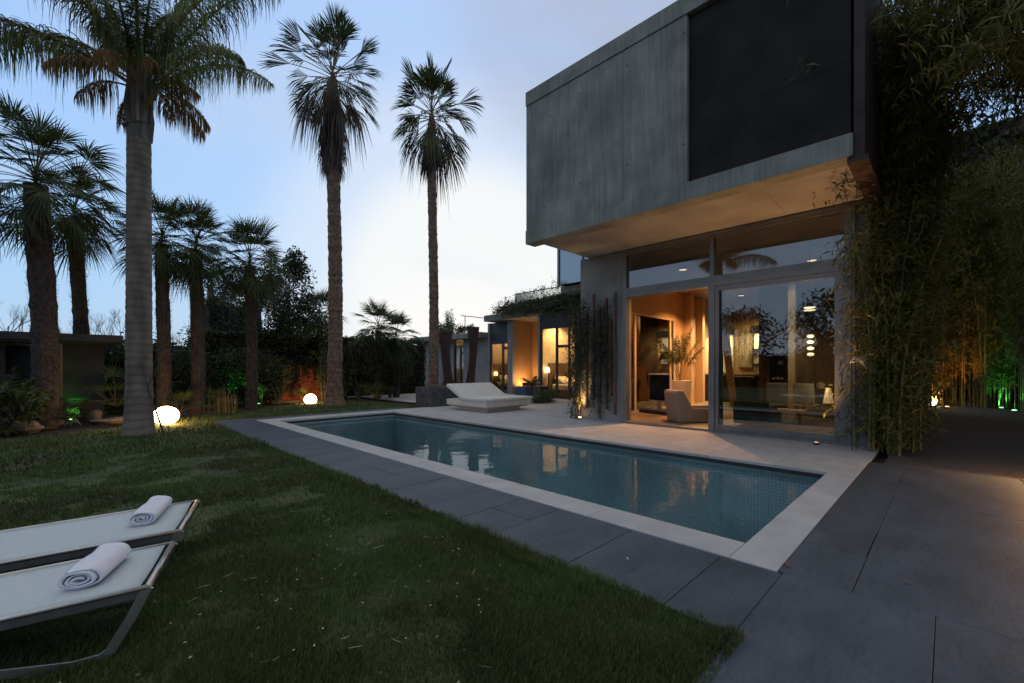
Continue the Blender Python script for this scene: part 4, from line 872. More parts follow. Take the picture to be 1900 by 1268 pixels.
for (pa, pb, r_, C1, lvv, lab, sd_) in (((146, 1098), (208, 1044), .066, c1, lv, 'rolled white towel on the front lounger, its spiral end facing out', 3), ((262, 978), (294, 946), .062, c3, lv2, 'rolled white towel on the lounger behind, smaller in view', 5)):
    A = G(*pa, .275); B = G(*pb, .275); cen = ((A[0] + B[0]) / 2, (A[1] + B[1]) / 2); z_ = tz(cen, C1, lvv); d = Vector((B[0] - A[0], B[1] - A[1])); 
    towel((cen[0], cen[1], z_), math.atan2(d.y, d.x) - math.pi / 2, max(.30, d.length), r_, lab, sd_)

# ------------------------------------------------------------------ palms
def trunk_mesh(x, y, h, r0, r1, base=1.5, n=20, rings=60, ringamp=.03, lean=(0, 0), wob=.0, seed=0):
    rr = random.Random(seed); pts = []; rad = []; m = MB()
    for i in range(rings + 1):
        u = i / rings; z = h * u; r = r0 + (r1 - r0) * u; r *= 1 + (base - 1) * math.exp(-z / .35)
        r *= 1 + ringamp * rr.uniform(-1.3, 1.3); pts.append((x + lean[0] * u * u + wob * math.sin(u * 5), y + lean[1] * u * u, z - .05)); rad.append(r)
    m.tube(pts, rad, n, True, .02); return m, pts, rad
def queen_palm(x, y, h, label, seed, fr=None, r0=.22, r1=.195, nf=16, flen=3.7, cat='palm tree', spec=()):
    random.seed(seed); o = empty('queen_palm', (x, y, 0), label, cat)
    m, pts, rad = trunk_mesh(x, y, h, r0, r1, 1.3, 24, int(h / .05), .012, seed=seed); m.build('trunk', M['bark_q'], o, smooth=True)
    b = MB(); st_b = Strips(); 
    for k in range(17):
        a = k * 2.4; hh = h - .05 + .03 * ((k * 5) % 13); c0 = Vector((x + math.cos(a) * r1 * .80, y + math.sin(a) * r1 * .80, hh)); c1_ = Vector((x + math.cos(a) * r1 * .98, y + math.sin(a) * r1 * .98, hh + .42)); c2_ = Vector((x + math.cos(a) * r1 * .75, y + math.sin(a) * r1 * .75, hh + 1.15))
        b.tube([c0, c1_, c2_], [.06, .055, .022], 6)
    b.tube([(x, y, h - .1), (x, y, h + .7), (x, y, h + 1.4)], [r1, r1 * .9, r1 * .5], 12)
    b.build('leaf_bases', M['boot'], o, smooth=False)
    st_ = Strips(); sm_ = MB(); hub = (x, y, h + 1.05)
    for k in range(nf):
        az = k * 2.399 + random.uniform(-.2, .2); u = k / nf; el = R(80 - 58 * u + random.uniform(-6, 6))
        if any(abs((az - s[0] + math.pi) % (2 * math.pi) - math.pi) < .75 for s in spec) and el < R(52): continue
        rr_ = r1 * .5; feather(st_, sm_, (x + math.cos(az) * rr_, y + math.sin(az) * rr_, hub[2] + random.uniform(-.2, .25)), az, el, flen * random.uniform(.85, 1.1), 110, .72, 1.3, 1.15, .0105, r0=.036)
    for az, el, ln, cu, dz in spec:
        feather(st_, sm_, (x + math.cos(az) * .15, y + math.sin(az) * .15, hub[2] + dz), az, R(el), ln, 130, .72, cu, 1.15, .0105, r0=.04)
    sm_.build('frond_stalks', M['stalk'], o); st_.build('crown', M['queen'], o)
    st_ = Strips(); sm_ = MB()
    for k in range(9): feather(st_, sm_, (x, y, hub[2] - .1 + random.uniform(-.1, .2)), k * 2.399, R(random.uniform(10, 60)), random.uniform(1.0, 1.6), 40, .34, 1.8, 1.6, .010, r0=.025, start=.35)
    sm_.build('flower_stalks', M['stalk'], o); st_.build('flower_sprays', M['spray'], o); return o
RGT = math.atan2(-.7071, .7071)      # azimuth pointing to the right across the view
x, y, _ = G(258, 806)
queen_palm(x, y, 6.0, 'large ringed palm with arching feathery fronds on the lawn', 11, spec=((RGT + .1, 58, 3.9, 1.15, -.1), (RGT - .3, 44, 2.9, 1.9, -.5), (RGT + math.pi - .1, 38, 3.8, 1.5, .2), (RGT + math.pi + .5, 30, 3.6, 1.7, 0), (RGT + math.pi - .7, 55, 3.6, 1.3, .2), (RGT - .9, 55, 3.4, 1.2, 0)))
# bare twig rooted at its foot
x2, y2 = x + .20, y - .40
tw = MB(); tw.tube([(x2 + .15, y2 - .05, 0), (x2 + .02, y2, .5), (x2 - .1, y2 + .05, .95), (x2 - .2, y2 + .1, 1.5)], [.022, .016, .01, .005], 6).tube([(x2 - .1, y2 + .05, .95), (x2 + .1, y2 - .1, 1.5), (x2 + .16, y2 - .15, 2.1)], [.01, .006, .003], 5).tube([(x2 + .02, y2, .5), (x2 + .08, y2 - .03, .62), (x2 + .11, y2 - .05, .66)], [.016, .022, .012], 6)
tag(tw.build('bare_sapling', M['twig']), 'thin leafless sapling in front of the glowing ball lamp', 'sapling')

def washingtonia(x, y, h, r0, r1, label, seed, nleaf, Rl, pet, skirt, sklen, lean=(0, 0)):
    random.seed(seed); o = empty('fan_palm', (x, y, 0), label, 'palm tree')
    m, pts, rad = trunk_mesh(x, y, h, r0, r1, 1.6, 16, int(h / .09), .05, lean, .05, seed); 
    tx, ty = pts[-1][0], pts[-1][1]
    for k in range(int(h * 40)):   # broken leaf bases
        i = random.randint(6, len(pts) - 1); a = random.uniform(0, 6.28); p = pts[i]; r = rad[i]
        c = Vector((p[0] + math.cos(a) * r * .95, p[1] + math.sin(a) * r * .95, p[2])); d_ = Vector((math.cos(a), math.sin(a), 0)); s_ = Vector((-math.sin(a), math.cos(a), 0)) * random.uniform(.015, .035)
        tip = c + d_ * random.uniform(.02, .06) + Vector((0, 0, random.uniform(.05, .12))); n = len(m.v); m.v += [tuple(c - s_), tuple(c + s_), tuple(tip)]; m.f.append([n, n + 1, n + 2])
    m.build('trunk', M['bark_w'], o)
    st_ = Strips(); sm_ = MB()
    for k in range(nleaf):
        u = (k + .5) / nleaf; az = k * 2.399 + random.uniform(-.25, .25); el = R(88 - 128 * u + random.uniform(-10, 10))
        fan_leaf(st_, sm_, (tx, ty, h + .15 + .5 * (1 - u)), az, el, pet * random.uniform(.55, 1.25), Rl * random.uniform(.62, 1.0), 28, .06 + .5 * u * random.uniform(.4, 1.5), .66, 34 + 22 * random.random(), .06 + .30 * u, random.uniform(-.5, .5), .014)
    sm_.build('leaf_stalks', M['stalk'], o); st_.build('crown', M['fanw'], o)
    st_ = Strips(); sm_ = MB()
    for k in range(skirt):
        az = random.uniform(0, 6.28); u = random.random(); side_ = k % 7 == 0
        if side_: fan_leaf(st_, sm_, (tx, ty, h + .2 - .4 * u), az, R(random.uniform(-45, -5)), pet * random.uniform(.4, .95), Rl * random.uniform(.6, .9), 12, 1.3, .6, 24, 1.0, random.uniform(-1, 1), .012)
        else: fan_leaf(st_, sm_, (tx + math.cos(az) * r1 * .9, ty + math.sin(az) * r1 * .9, h + .1 - sklen * u), az, R(random.uniform(-84, -74)), random.uniform(.1, .3), Rl * random.uniform(.5, .75), 10, .3, .6, 20, .1, random.uniform(-1, 1), .012)
    sm_.tube([(tx, ty, h - 1.5), (tx, ty, h - .6), (tx, ty, h + .35)], [r1 * 1.05, r1 * 1.5, r1 * .6], 10, True, .2)
    sm_.build('dead_stalks', M['bark_w'], o); st_.build('dead_skirt', M['dead'], o); return o
x, y, _ = G(620, 752)
z1 = H + (x + y) / 1.4142 * (HY - 165) / F
washingtonia(x, y, z1, .26, .20, 'tall shaggy fan palm with a brown skirt of dead leaves', 21, 50, 1.12, 1.12, 120, 2.4)
x, y = 8.95, 12.8; x, y = G(803, 748)[:2]; x, y = 9.0, 9.0 * (1 + .1815) / (1 - .1815); 
tag(bpy.data.objects['stone_trough']); tdep = (x + y) / 1.4142; z2 = H + tdep * (HY - 235) / F
washingtonia(x, y, z2, .18, .145, 'slimmer fan palm with a compact crown rising behind the stone trough', 22, 44, 1.08, .86, 46, 1.0)

def windmill(x, y, h, r, label, seed, nleaf=34, Rl=.62, pet=.75, fib=900, group='windmill palms along the left border'):
    random.seed(seed); o = empty('windmill_palm', (x, y, 0), label, 'palm tree', group)
    m, pts, rad = trunk_mesh(x, y, h, r * 1.0, r * .9, 1.1, 14, int(h / .12), .05, (random.uniform(-.1, .1), random.uniform(-.1, .1)), .03, seed); tx, ty = pts[-1][:2]
    m.build('trunk', M['bark_f'], o)
    st_ = Strips(); n = fib; i = rng.integers(3, len(pts), n); Pp = np.array(pts)[i]; Rr = np.array(rad)[i]; a = rng.uniform(0, 6.28, n)
    C = Pp + np.stack([np.cos(a) * Rr * .95, np.sin(a) * Rr * .95, rng.uniform(-.06, .06, n)], 1); D = np.stack([np.cos(a) * .7, np.sin(a) * .7, rng.uniform(.1, 1.0, n)], 1); C[:, 2] = np.maximum(C[:, 2], .02)
    ln = rng.uniform(.05, .15, n); P = C[:, None] + D[:, None] * (ln[:, None] * np.array([0, .5, 1.]))[:, :, None]; Wv = np.stack([-np.sin(a), np.cos(a), np.zeros(n)], 1)
    st_.add(P, Wv[:, None] * (rng.uniform(.004, .014, n)[:, None] * np.array([1, .7, .1]))[:, :, None]); st_.build('trunk_fibres', M['bark_f'], o)
    st_ = Strips(); sm_ = MB()
    for k in range(nleaf):
        u = (k + .5) / nleaf; az = k * 2.399 + random.uniform(-.3, .3); el = R(80 - 125 * u + random.uniform(-8, 8))
        fan_leaf(st_, sm_, (tx, ty, h - .1 + .35 * (1 - u)), az, el, pet * random.uniform(.8, 1.2), Rl * random.uniform(.8, 1.12), 30, .12 + .42 * u, .40, 95, .35 + .35 * u, random.uniform(-.3, .3), .009)
    sm_.build('leaf_stalks', M['fern'], o); st_.build('crown', M['fan'], o); return o
def at(px, depth, yhub=None):
    a = (px - 950) / F; x = .7071 * depth * (1 + a); y = .7071 * depth * (1 - a); return x, y, (H + depth * (HY - yhub) / F if yhub else None)
for px, dep, yh, r_, lab, sd_, nl, Rl, pet in ((82, 10.0, 345, .235, 'stout hairy palm at the far left, thickest of the border palms', 31, 48, .72, 1.1), (150, 11.6, 405, .165, 'hairy palm second from the left, behind the green spotlight', 32, 36, .62, .8),
        (302, 12.0, 450, .165, 'hairy palm half hidden behind the large ringed palm', 33, 34, .6, .8), (366, 12.8, 462, .185, 'hairy palm between the ringed palm and the dark chimney block', 34, 36, .68, .8), (466, 14.0, 492, .17, 'hairy palm just right of the dark chimney block', 35, 38, .7, .85)):
    x, y, h_ = at(px, dep, yh); windmill(x, y, h_, r_, lab, sd_, nl + 6, Rl, pet * .85, 1600)
for px, dep, yh, lab, sd_ in ((596, 19.5, 588, 'short fan palm showing above the shrubs left of the shaggy palm', 36), (700, 19.0, 612, 'short bushy fan palm between the two tall palms', 37), (735, 19.6, 628, 'small fan palm against the dark hedge top', 38)):
    x, y, h_ = at(px, dep, yh); windmill(x, y, h_, .14, lab, sd_, 26, .75, .6, 150, 'short fan palms behind the shrubs')
# palms and trees to the left of the viewer, seen mirrored in the glass doors
queen_palm(-6, 8.9, 6.0, 'tall feathery palm mirrored in the glass doors, beyond the left edge', 12, nf=14)

# ------------------------------------------------------------------ shrubs, trees, hedges
def shrub(name, c, r, n, size, m, label, cat, group=None, stems=8, asp=.42, clumps=14, cr=.38, seed=1, hollow=.45):
    random.seed(seed); o = empty(name, (c[0], c[1], 0), label, cat, group); st_ = Strips(); leaves(st_, np.maximum(blob(c, r, n, clumps, cr, hollow), [-999, -999, .02]), size, asp)
    sm_ = MB()
    for k in range(stems):
        a = random.uniform(0, 6.28); rr_ = random.uniform(.1, .7)
        sm_.tube([(c[0] + random.uniform(-.1, .1), c[1] + random.uniform(-.1, .1), -.04), (c[0] + math.cos(a) * r[0] * rr_ * .5, c[1] + math.sin(a) * r[1] * rr_ * .5, c[2] * .6), (c[0] + math.cos(a) * r[0] * rr_, c[1] + math.sin(a) * r[1] * rr_, c[2] + r[2] * .5)], [.03, .02, .008], 5)
    sm_.build('trunk', M['twig'], o); st_.build('crown', m, o); return o
def sp(px, dep): return at(px, dep)[:2]
T = [  # px, depth, z centre, radii, leaves, leaf size, mat, label
 (540, 18.6, 3.7, (1.5, 1.5, 2.3), 9500, .13, 'shrub2', 'tall dense evergreen tree left of the shaggy palm', 'tree', 3),
 (495, 19.5, 3.6, (1.4, 1.4, 2.3), 6500, .13, 'shrub2', 'evergreen tree just behind the chimney block palm', 'tree', 4),
 (430, 20.0, 4.0, (1.5, 1.5, 1.1), 3200, .13, 'shrub2', 'evergreen crown above the dark chimney block', 'tree', 5),
 (590, 18.4, 2.1, (1.1, 1.1, 1.2), 3600, .11, 'shrub', 'leafy shrub filling the gap right of the evergreen tree', 'shrub', 6),
 (665, 18.6, 1.8, (1.3, 1.1, 1.2), 4500, .11, 'shrub2', 'dark shrub right of the shaggy palm trunk', 'shrub', 7),
 (725, 19.4, 1.6, (1.3, 1.0, 1.1), 4000, .11, 'shrub2', 'dark shrub in front of the hedge beside the slim palm', 'shrub', 8),
 (118, 12.6, .6, (.8, .6, .8), 2200, .11, 'shrub2', 'dark shrub between the first two hairy palms', 'shrub', 24),
 (232, 13.6, .8, (.8, .6, 1.0), 2600, .11, 'shrub', 'leafy shrub just left of the ringed palm', 'shrub', 25),
 (505, 16.9, .9, (.8, .5, 1.1), 3000, .10, 'shrub2', 'dark shrub at the left end of the lit terracotta wall', 'shrub', 23),
 (462, 15.9, .8, (1.2, .8, 1.0), 3600, .11, 'shrub2', 'dark low shrub covering the terracotta wall behind the fifth palm', 'shrub', 17),
 (400, 15.3, .9, (1.3, .8, 1.1), 3800, .11, 'shrub2', 'dark low shrub under the chimney block', 'shrub', 18),
 (640, 18.2, .8, (.7, .6, .9), 2200, .10, 'shrub2', 'dark low shrub directly behind the shaggy palm trunk', 'shrub', 19),
 (300, 15.5, 1.2, (1.3, .8, 1.2), 3600, .12, 'shrub2', 'dark shrub behind the ringed palm', 'shrub', 20),
 (225, 17.0, 1.3, (1.0, .6, 1.3), 3000, .12, 'shrub2', 'dark shrub at the end of the grey outbuilding', 'shrub', 22),
 (345, 16.0, 1.3, (1.2, 1.0, 1.2), 3200, .11, 'shrub', 'green shrub behind the windmill palms in the border', 'shrub', 9),
 (430, 16.2, 1.0, (1.1, 1.0, .95), 3000, .10, 'shrub', 'leafy shrub catching green light below the chimney block', 'shrub', 10),
 (10, 9.0, .5, (.6, .5, .7), 1300, .12, 'shrub', 'low bushy plant at the left edge', 'shrub', 12)]
for px, dep, zc, rr_, n, sz, mm, lab, cat, sd_ in T:
    x, y = sp(px, dep); shrub('evergreen_tree' if cat == 'tree' else 'garden_shrub', (x, y, zc), rr_, n, sz, M[mm], lab, cat, None, 9, .45, 16, .42, sd_)
# airy bush in front of the terracotta wall
x, y = sp(517, 16.6); shrub('garden_shrub', (x, y, .95), (.75, .6, .9), 900, .07, M['fern'], 'thin stemmed bush lit orange beside the dome lamp', 'shrub', None, 16, .5, 14, .5, 13, .2)
x, y = sp(600, 17.4); shrub('garden_shrub', (x, y, 1.2), (.35, .4, 1.1), 700, .07, M['fern'], 'climbing shrub against the lit terracotta wall', 'shrub', None, 8, .5, 10, .5, 14, .2)
# hedge
hd = empty('boundary_hedge', (10, 20, 0), 'dark clipped hedge on the boundary behind the two tall palms', 'hedge')
n = 26000; hx = rng.uniform(3.0, 13.1, n); side = rng.uniform(0, 1, n); hy = np.where(side < .72, 19.55 + rng.normal(0, .07, n) + .12 * vnoise(hx, side * 9, .6, 5), rng.uniform(19.5, 20.4, n)); top = 2.62 + .10 * vnoise(hx, hx * 0, .7, 6)
hz = np.where(side < .72, rng.uniform(0.02, 1, n) * top, top + rng.normal(0, .05, n)); st = Strips(); leaves(st, np.stack([hx, hy, hz], 1), .11, .5); st.build('foliage', M['shrub2'], hd); bx('branches', (3.0, 19.65, 0, 13.1, 20.3, 2.5), M['twig'], hd)
bw = bx('boundary_wall', (5.7, 18.4, 0, 7.6, 18.6, 1.42), M['redwall']); tag(bw, 'low terracotta garden wall behind the shrubs and dome lamp', 'wall')
cr = empty('wall_climber', (6.6, 18.3, 0), 'dark climber hanging over the top of the lit terracotta wall', 'climber'); st = Strips(); sm = MB(); C = []
for k in range(34):
    x_ = random.uniform(5.75, 7.6); z_ = 1.5; pts = [(x_, 18.36, z_)]
    for i in range(random.randint(2, 7) if 6.25 < x_ < 7.1 else random.randint(5, 10)): x_ += random.uniform(-.06, .06); z_ -= .13; pts.append((x_, 18.36 + random.uniform(-.03, .01), max(z_, .03)))
    sm.tube(pts, .005, 4, False); q_ = np.array(pts); C.append(q_[rng.integers(0, len(q_), 60)] + rng.normal(0, 1, (60, 3)) * np.array([.08, .04, .07]))
C = np.concatenate(C); C[:, 1] = np.minimum(C[:, 1], 18.385); leaves(st, C, .07, .5, dirs=np.array([0, -1.0, 0])); sm.build('stem', M['twig'], cr); st.build('foliage', M['shrub2'], cr)
ek = bx('bed_edging', (5.2, 17.95, -.02, 8.6, 18.0, .07), M['kerb']); tag(ek, 'thin dark edging strip between lawn and the terracotta wall', 'edging')
hd = empty('boundary_hedge', (-3, 20.3, 0), 'dark hedge behind the grey outbuilding and the left palms', 'hedge'); n = 9000
st = Strips(); leaves(st, np.stack([rng.uniform(-10, 4.2, n), rng.normal(20.3, .12, n), rng.uniform(.02, 2.3, n)], 1), .16, .5); st.build('foliage', M['shrub2'], hd); bx('branches', (-10, 20.45, 0, 4.2, 20.9, 2.15), M['twig'], hd)
# neighbour's shed
sh = empty('garden_shed', (-2, 19.5, 0), 'long low grey outbuilding with flat roof behind the left palms', 'outbuilding')
xs0, xs1 = -9.0, 1.15
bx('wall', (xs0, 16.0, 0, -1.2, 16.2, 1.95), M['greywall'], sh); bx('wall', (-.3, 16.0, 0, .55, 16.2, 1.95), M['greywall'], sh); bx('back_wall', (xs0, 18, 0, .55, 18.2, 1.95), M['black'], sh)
bx('roof', (xs0, 15.6, 2.02, .9, 18.4, 2.2), M['roofm'], sh); bx('eaves_beam', (xs0, 15.7, 1.952, .85, 15.85, 2.018), M['greywall'], sh)
for xx in (-5, -2.2, -.35): bx('post', (xx, 15.72, 0, xx + .12, 15.84, 1.95), M['wood'], sh)
ch = empty('chimney_block', (3.5, 22, 0), 'dark stone chimney block with a pale metal strip rising behind the border palms', 'chimney')
x0, y0 = sp(432, 21); bx('stack', (x0 - 1.3, y0 - .5, 0, x0 + 1.1, y0 + .6, 4.15), M['stone'], ch, .01); bx('cap', (x0 - 1.35, y0 - .55, 4.15, x0 + 1.15, y0 + .65, 4.22), M['stone'], ch)
x1, y1 = sp(394, 20.2); bx('metal_strip', (x0 - 1.18, y0 - .54, 2.0, x0 - 1.02, y0 - .501, 4.1), M['alu'], ch); MB().tube([(x0 - .9, y0, 4.2), (x0 - .9, y0, 5.2)], .14, 12).build('flue', M['darkalu'], ch)

# poplar and shrub on the wing roof line
def bare_tree(name, x, y, z0, h, label, seed, spread=.5, depth=4, narrow=False, cat='tree', leafy=0):
    random.seed(seed); o = empty(name, (x, y, z0), label, cat); m = MB(); tips = []
    def br(p, d, l, r, k):
        q = p + d * l; mid = p + d * l * .5 + Vector((random.uniform(-1, 1), random.uniform(-1, 1), 0)) * l * .05; m.tube([p, mid, q], [r, r * .8, r * .6], 5 if k < 2 else 3, False); tips.append(q)
        if k < depth:
            for i in range(4 if k < 2 else 3):
                nd_ = Vector((random.gauss(0, spread), random.gauss(0, spread), 1 if narrow else random.uniform(.2, 1))); nd_ = (d * .8 + nd_).normalized() if not narrow else (nd_ * Vector((.35, .35, 1))).normalized()
                br(p + d * l * random.uniform(.45, 1), nd_, l * random.uniform(.5, .75), max(r * .5, .004), k + 1)
    br(Vector((x, y, z0)), Vector((0, 0, 1)), h * .36, h * .012, 0); m.build('trunk', M['twig'], o)
    if leafy:
        st_ = Strips(); C = np.array(tips)[rng.integers(0, len(tips), leafy)] + rng.normal(0, .12, (leafy, 3)); leaves(st_, C, .13, .5); st_.build('crown', M['shrub'], o)
    return o
x, y = sp(836, 44); bare_tree('poplar_tree', x, y, 0, 9.0, 'narrow nearly leafless poplar above the wing roof', 41, .5, 5, True, leafy=900)
x, y = sp(836, 30); shrub('garden_shrub', (x, y, 3.6), (1.3, 1.3, 1.0), 3500, .12, M['shrub'], 'rounded shrub showing above the far wing roof', 'shrub', None, 6, .45, 14, .45, 15)
x, y = sp(878, 27); shrub('garden_shrub', (x, y, 3.5), (.7, .7, .5), 1200, .1, M['shrub'], 'small shrub beside the rounded one above the wing roof', 'shrub', None, 6, .45, 10, .45, 16)
for px, dep, h_, lab, sd_ in ((8, 30, 8.5, 'bare winter tree at the far left edge', 51), (118, 34, 6.0, 'bare winter tree between the first two palms', 52), (205, 30, 6.5, 'bare winter tree left of the ringed palm', 53), (335, 33, 6.2, 'bare winter tree right of the ringed palm', 54), (60, 36, 5.5, 'small bare tree seen past the stoutest palm', 55)):
    x, y = sp(px, dep); bare_tree('bare_tree', x, y, 0, h_, lab, sd_, .55, 5)
# distant crane
x, y = sp(872, 140); cr = empty('tower_crane', (x, y, 0), 'tiny distant construction crane beyond the wing roof', 'crane')
zc = H + 140 * (HY - 591) / F; MB().tube([(x - 3.6, y - 3.6 * 0, zc + .6), (x + 5, y - 5, zc - .2)], .12, 4).build('jib', M['roofm'], cr); MB().tube([(x - 2, y, 0), (x - 2, y, zc + .6)], .16, 4).build('mast', M['roofm'], cr)
# trees off to the left, seen in the glass
for i, (x, y, zc, r_, lab) in enumerate(((-13, 5.2, 2.9, (2.6, 2.6, 3.2), 'broad dark tree mirrored in the middle of the glass door'), (-12, 1.2, 2.6, (2.3, 2.3, 2.9), 'dark round tree mirrored at the right of the glass door'), (-15, 11, 2.4, (3, 3, 2.8), 'dark tree mirrored at the left of the glass door'))):
    shrub('evergreen_tree', (x, y, zc), r_, 6000, .22, M['shrub2'], lab, 'tree', None, 5, .45, 18, .42, 60 + i)
hd = empty('boundary_hedge', (-14, 4, 0), 'dark hedge mirrored low in the glass doors, behind the viewer', 'hedge'); n = 9000
st = Strips(); leaves(st, np.stack([rng.normal(-15.4, .12, n), rng.uniform(-8, 16, n), rng.uniform(.02, 2.3, n)], 1), .2, .5); st.build('foliage', M['shrub2'], hd); bx('branches', (-16.2, -8, 0, -15.5, 16, 2.15), M['twig'], hd)

# ------------------------------------------------------------------ border plants
def rosette(name, x, y, n, ln, label, m='fern', z=.0, el=(20, 75), group=None, ll=.16, seed=1, droop=.4, cu=1.1):
    random.seed(seed); o = empty(name, (x, y, 0), label, 'plant', group); st_ = Strips(); sm_ = MB()
    for k in range(n): feather(st_, sm_, (x, y, z + .03), k * 2.399, R(random.uniform(*el)), ln * random.uniform(.7, 1.1), 24, ll, cu, droop, .010, r0=.008, start=.2)
    sm_.build('stem', M['stalk'], o); st_.build('foliage', M[m], o); return o
def fanplant(x, y, n, pet, Rl, label, seed=1, m='fern', h=.1):
    random.seed(seed); o = empty('dwarf_fan_palm', (x, y, 0), label, 'plant'); st_ = Strips(); sm_ = MB()
    for k in range(n): fan_leaf(st_, sm_, (x, y, h), k * 2.399, R(random.uniform(15, 80)), pet * random.uniform(.7, 1.1), Rl * random.uniform(.8, 1.1), 18, .15, .35, 85, .3, random.uniform(-.4, .4), .008)
    sm_.build('stem', M['stalk'], o); st_.build('foliage', M[m], o); return o
x, y = sp(216, 11.8); fanplant(x, y, 16, .75, .5, 'spiky fan plant glowing yellow-green left of the ringed palm', 71, h=.3)
x, y = sp(335, 12.3); fanplant(x, y, 12, .5, .45, 'low spreading fan plant right of the ball lamp', 72)
x, y = sp(395, 13.2); fanplant(x, y, 8, .45, .4, 'smaller fan plant in the shade between two border palms', 73)
x, y = sp(4, 9.6); rosette('leafy_plant', x, y, 26, 1.3, 'tall arching strappy plant at the left edge of the border', z=.1, seed=74, ll=.3)
x, y = sp(560, 17.0); fanplant(x, y, 7, .3, .35, 'small fan plant left of the dome lamp', 75, 'shrub')
x, y = sp(700, 17.9); fanplant(x, y, 12, .5, .5, 'fan plant in the dark corner right of the shaggy palm', 76, 'shrub')
x, y = sp(820, 20.5); rosette('leafy_plant', x, y, 18, .8, 'strappy plant at the foot of the wing wall', seed=77)
# reedy stems bed
x, y = sp(405, 13.0); random.seed(5); o = empty('reed_clump', (x, y, 0), 'clump of dry upright reed stems in the border', 'plant'); m = MB()
for k in range(60):
    xx, yy2 = sp(random.uniform(362, 440), 13.0 + random.uniform(-.3, .4)); hh = random.uniform(.35, .75); m.tube([(xx, yy2, 0), (xx + random.uniform(-.06, .06), yy2 + random.uniform(-.06, .06), hh)], [.012, .005], 4)
m.build('stem', M['stalk'], o)
# rocks
def rock(x, y, r, label, seed):
    random.seed(seed); m = MB(); n = 9; prof = [(math.sin(math.pi * i / n), -math.cos(math.pi * i / n)) for i in range(n + 1)]
    m.lathe((0, 0, 0), [(max(.02, p[0]), p[1]) for p in prof], 12)
    r3 = random.Random(seed); V = []
    ph = [r3.uniform(0, 6) for _ in range(6)]
    for v in m.v:
        k = 1 + .22 * math.sin(v[0] * 3 + ph[0]) + .18 * math.sin(v[1] * 4 + ph[1]) + .15 * math.sin(v[2] * 5 + ph[2]); V.append((x + v[0] * r[0] * k, y + v[1] * r[1] * k, r[2] * .55 + v[2] * r[2] * k))
    o = mesh_obj('rock', V, m.f, M['rockm'], None, False, 0); return tag(o, label, 'rock', 'rocks edging the border')
for px, dep, r_, lab, sd_ in ((176, 11.0, (.17, .15, .16), 'upright reddish rock left of the ringed palm', 1), (205, 10.6, (.32, .16, .09), 'long flat rock beside the ringed palm', 2), (48, 9.3, (.30, .2, .12), 'flat brown rock under the stoutest palm', 3), (10, 9.2, (.28, .2, .12), 'dark rock at the left edge of the border', 4), (120, 10.4, (.2, .14, .07), 'small low rock near the green-lit plant', 6)):
    x, y = sp(px, dep); rock(x, y, r_, lab, sd_)
# green garden spotlights with the plants they light
def green_spot(px, dep, tgt, label, e=12, plant=None, seed=1):
    x, y = sp(px, dep); o = empty('garden_spotlight', (x, y, 0), label, 'spotlight', 'green garden spotlights'); MB().lathe((x, y, 0), [(.01, 0), (.01, .09), (.04, .10), (.045, .16), (.03, .165)], 12).build('housing', M['darkalu'], o)
    MB().lathe((x, y, .1655), [(.028, 0), (.02, .004)], 12).build('lens', emat('greenlens', (.1, 1, .2), 10), o)
    light('spot_beam', 'SPOT', (x, y, .2), e, (.08, 1, .16), o, .03, tgt, 75, .6)
    return x, y
def leafy(px, dep, n, sz, h, r_, label, seed, m='fern'):
    x, y = sp(px, dep); o = empty('leafy_plant', (x, y, 0), label, 'plant'); st_ = Strips(); C = blob((x, y, h), (r_, r_, r_ * .8), n, 7, .6, .1); leaves(st_, C, sz, .22); st_.build('foliage', M[m], o)
    sm_ = MB(); [sm_.tube([(x, y, 0), (x + random.uniform(-.1, .1), y + random.uniform(-.1, .1), h)], [.01, .006], 4) for _ in range(5)]; sm_.build('stem', M['stalk'], o)
leafy(131, 10.2, 90, .16, .30, .16, 'small bright green-lit plant below the second palm', 81); x, y = sp(131, 10.0); green_spot(131, 9.95, (x + .1, y + .25, .5), 'green spotlight under the small bright plant', 11)
x, y = sp(142, 11.4); green_spot(138, 11.1, (x, y, 1.2), 'green spotlight at the foot of the second palm', 9)
leafy(484, 14.6, 40, .22, .62, .20, 'star-shaped green-lit plant beside the fifth palm', 82); x, y = sp(484, 14.6); green_spot(480, 14.3, (x, y, .65), 'green spotlight below the star-shaped plant', 10)
x, y = sp(440, 15.6); green_spot(436, 14.9, (x, y, 1.6), 'green spotlight shining up the shrub below the chimney block', 26)

# ------------------------------------------------------------------ bamboo grove
def make_bamboo(seed, h, nc, nl, rad, low=.15):
    rr = random.Random(seed); m = MB(); st_ = Strips(); C = []
    for k in range(nc):
        a = rr.uniform(0, 6.28); q = rad * math.sqrt(rr.random()); x0, y0 = math.cos(a) * q, math.sin(a) * q; hh = h * rr.uniform(.75, 1.05); lx, ly = rr.gauss(0, .35), rr.gauss(0, .35); pts = []; rads = []
        for i in range(13): u = i / 12; pts.append((x0 + lx * u ** 2.5, y0 + ly * u ** 2.5, hh * u - .03)); rads.append((.022 if i % 2 else .019) * (1 - .8 * u))
        m.tube(pts, rads, 6, False)
        for j_ in range(int(nl / nc / 9)):
            u = low + (1 - low) * rr.random(); i = min(11, int(u * 12)); p = Vector(pts[i]).lerp(Vector(pts[i + 1]), u * 12 - i); a = rr.uniform(0, 6.28); l = rr.uniform(.15, .62); e = p + Vector((math.cos(a) * l, math.sin(a) * l, rr.uniform(-.1, .35)))
            for s_ in range(9): C.append(p.lerp(e, .25 + .75 * rr.random()) + Vector((rr.gauss(0, .06), rr.gauss(0, .06), rr.gauss(0, .07))))
    leaves(st_, np.maximum(np.array([tuple(c) for c in C]), [-99, -99, .03]), .115, .17, -.1, .5, .35)
    cm = m; return cm, st_
protos = []
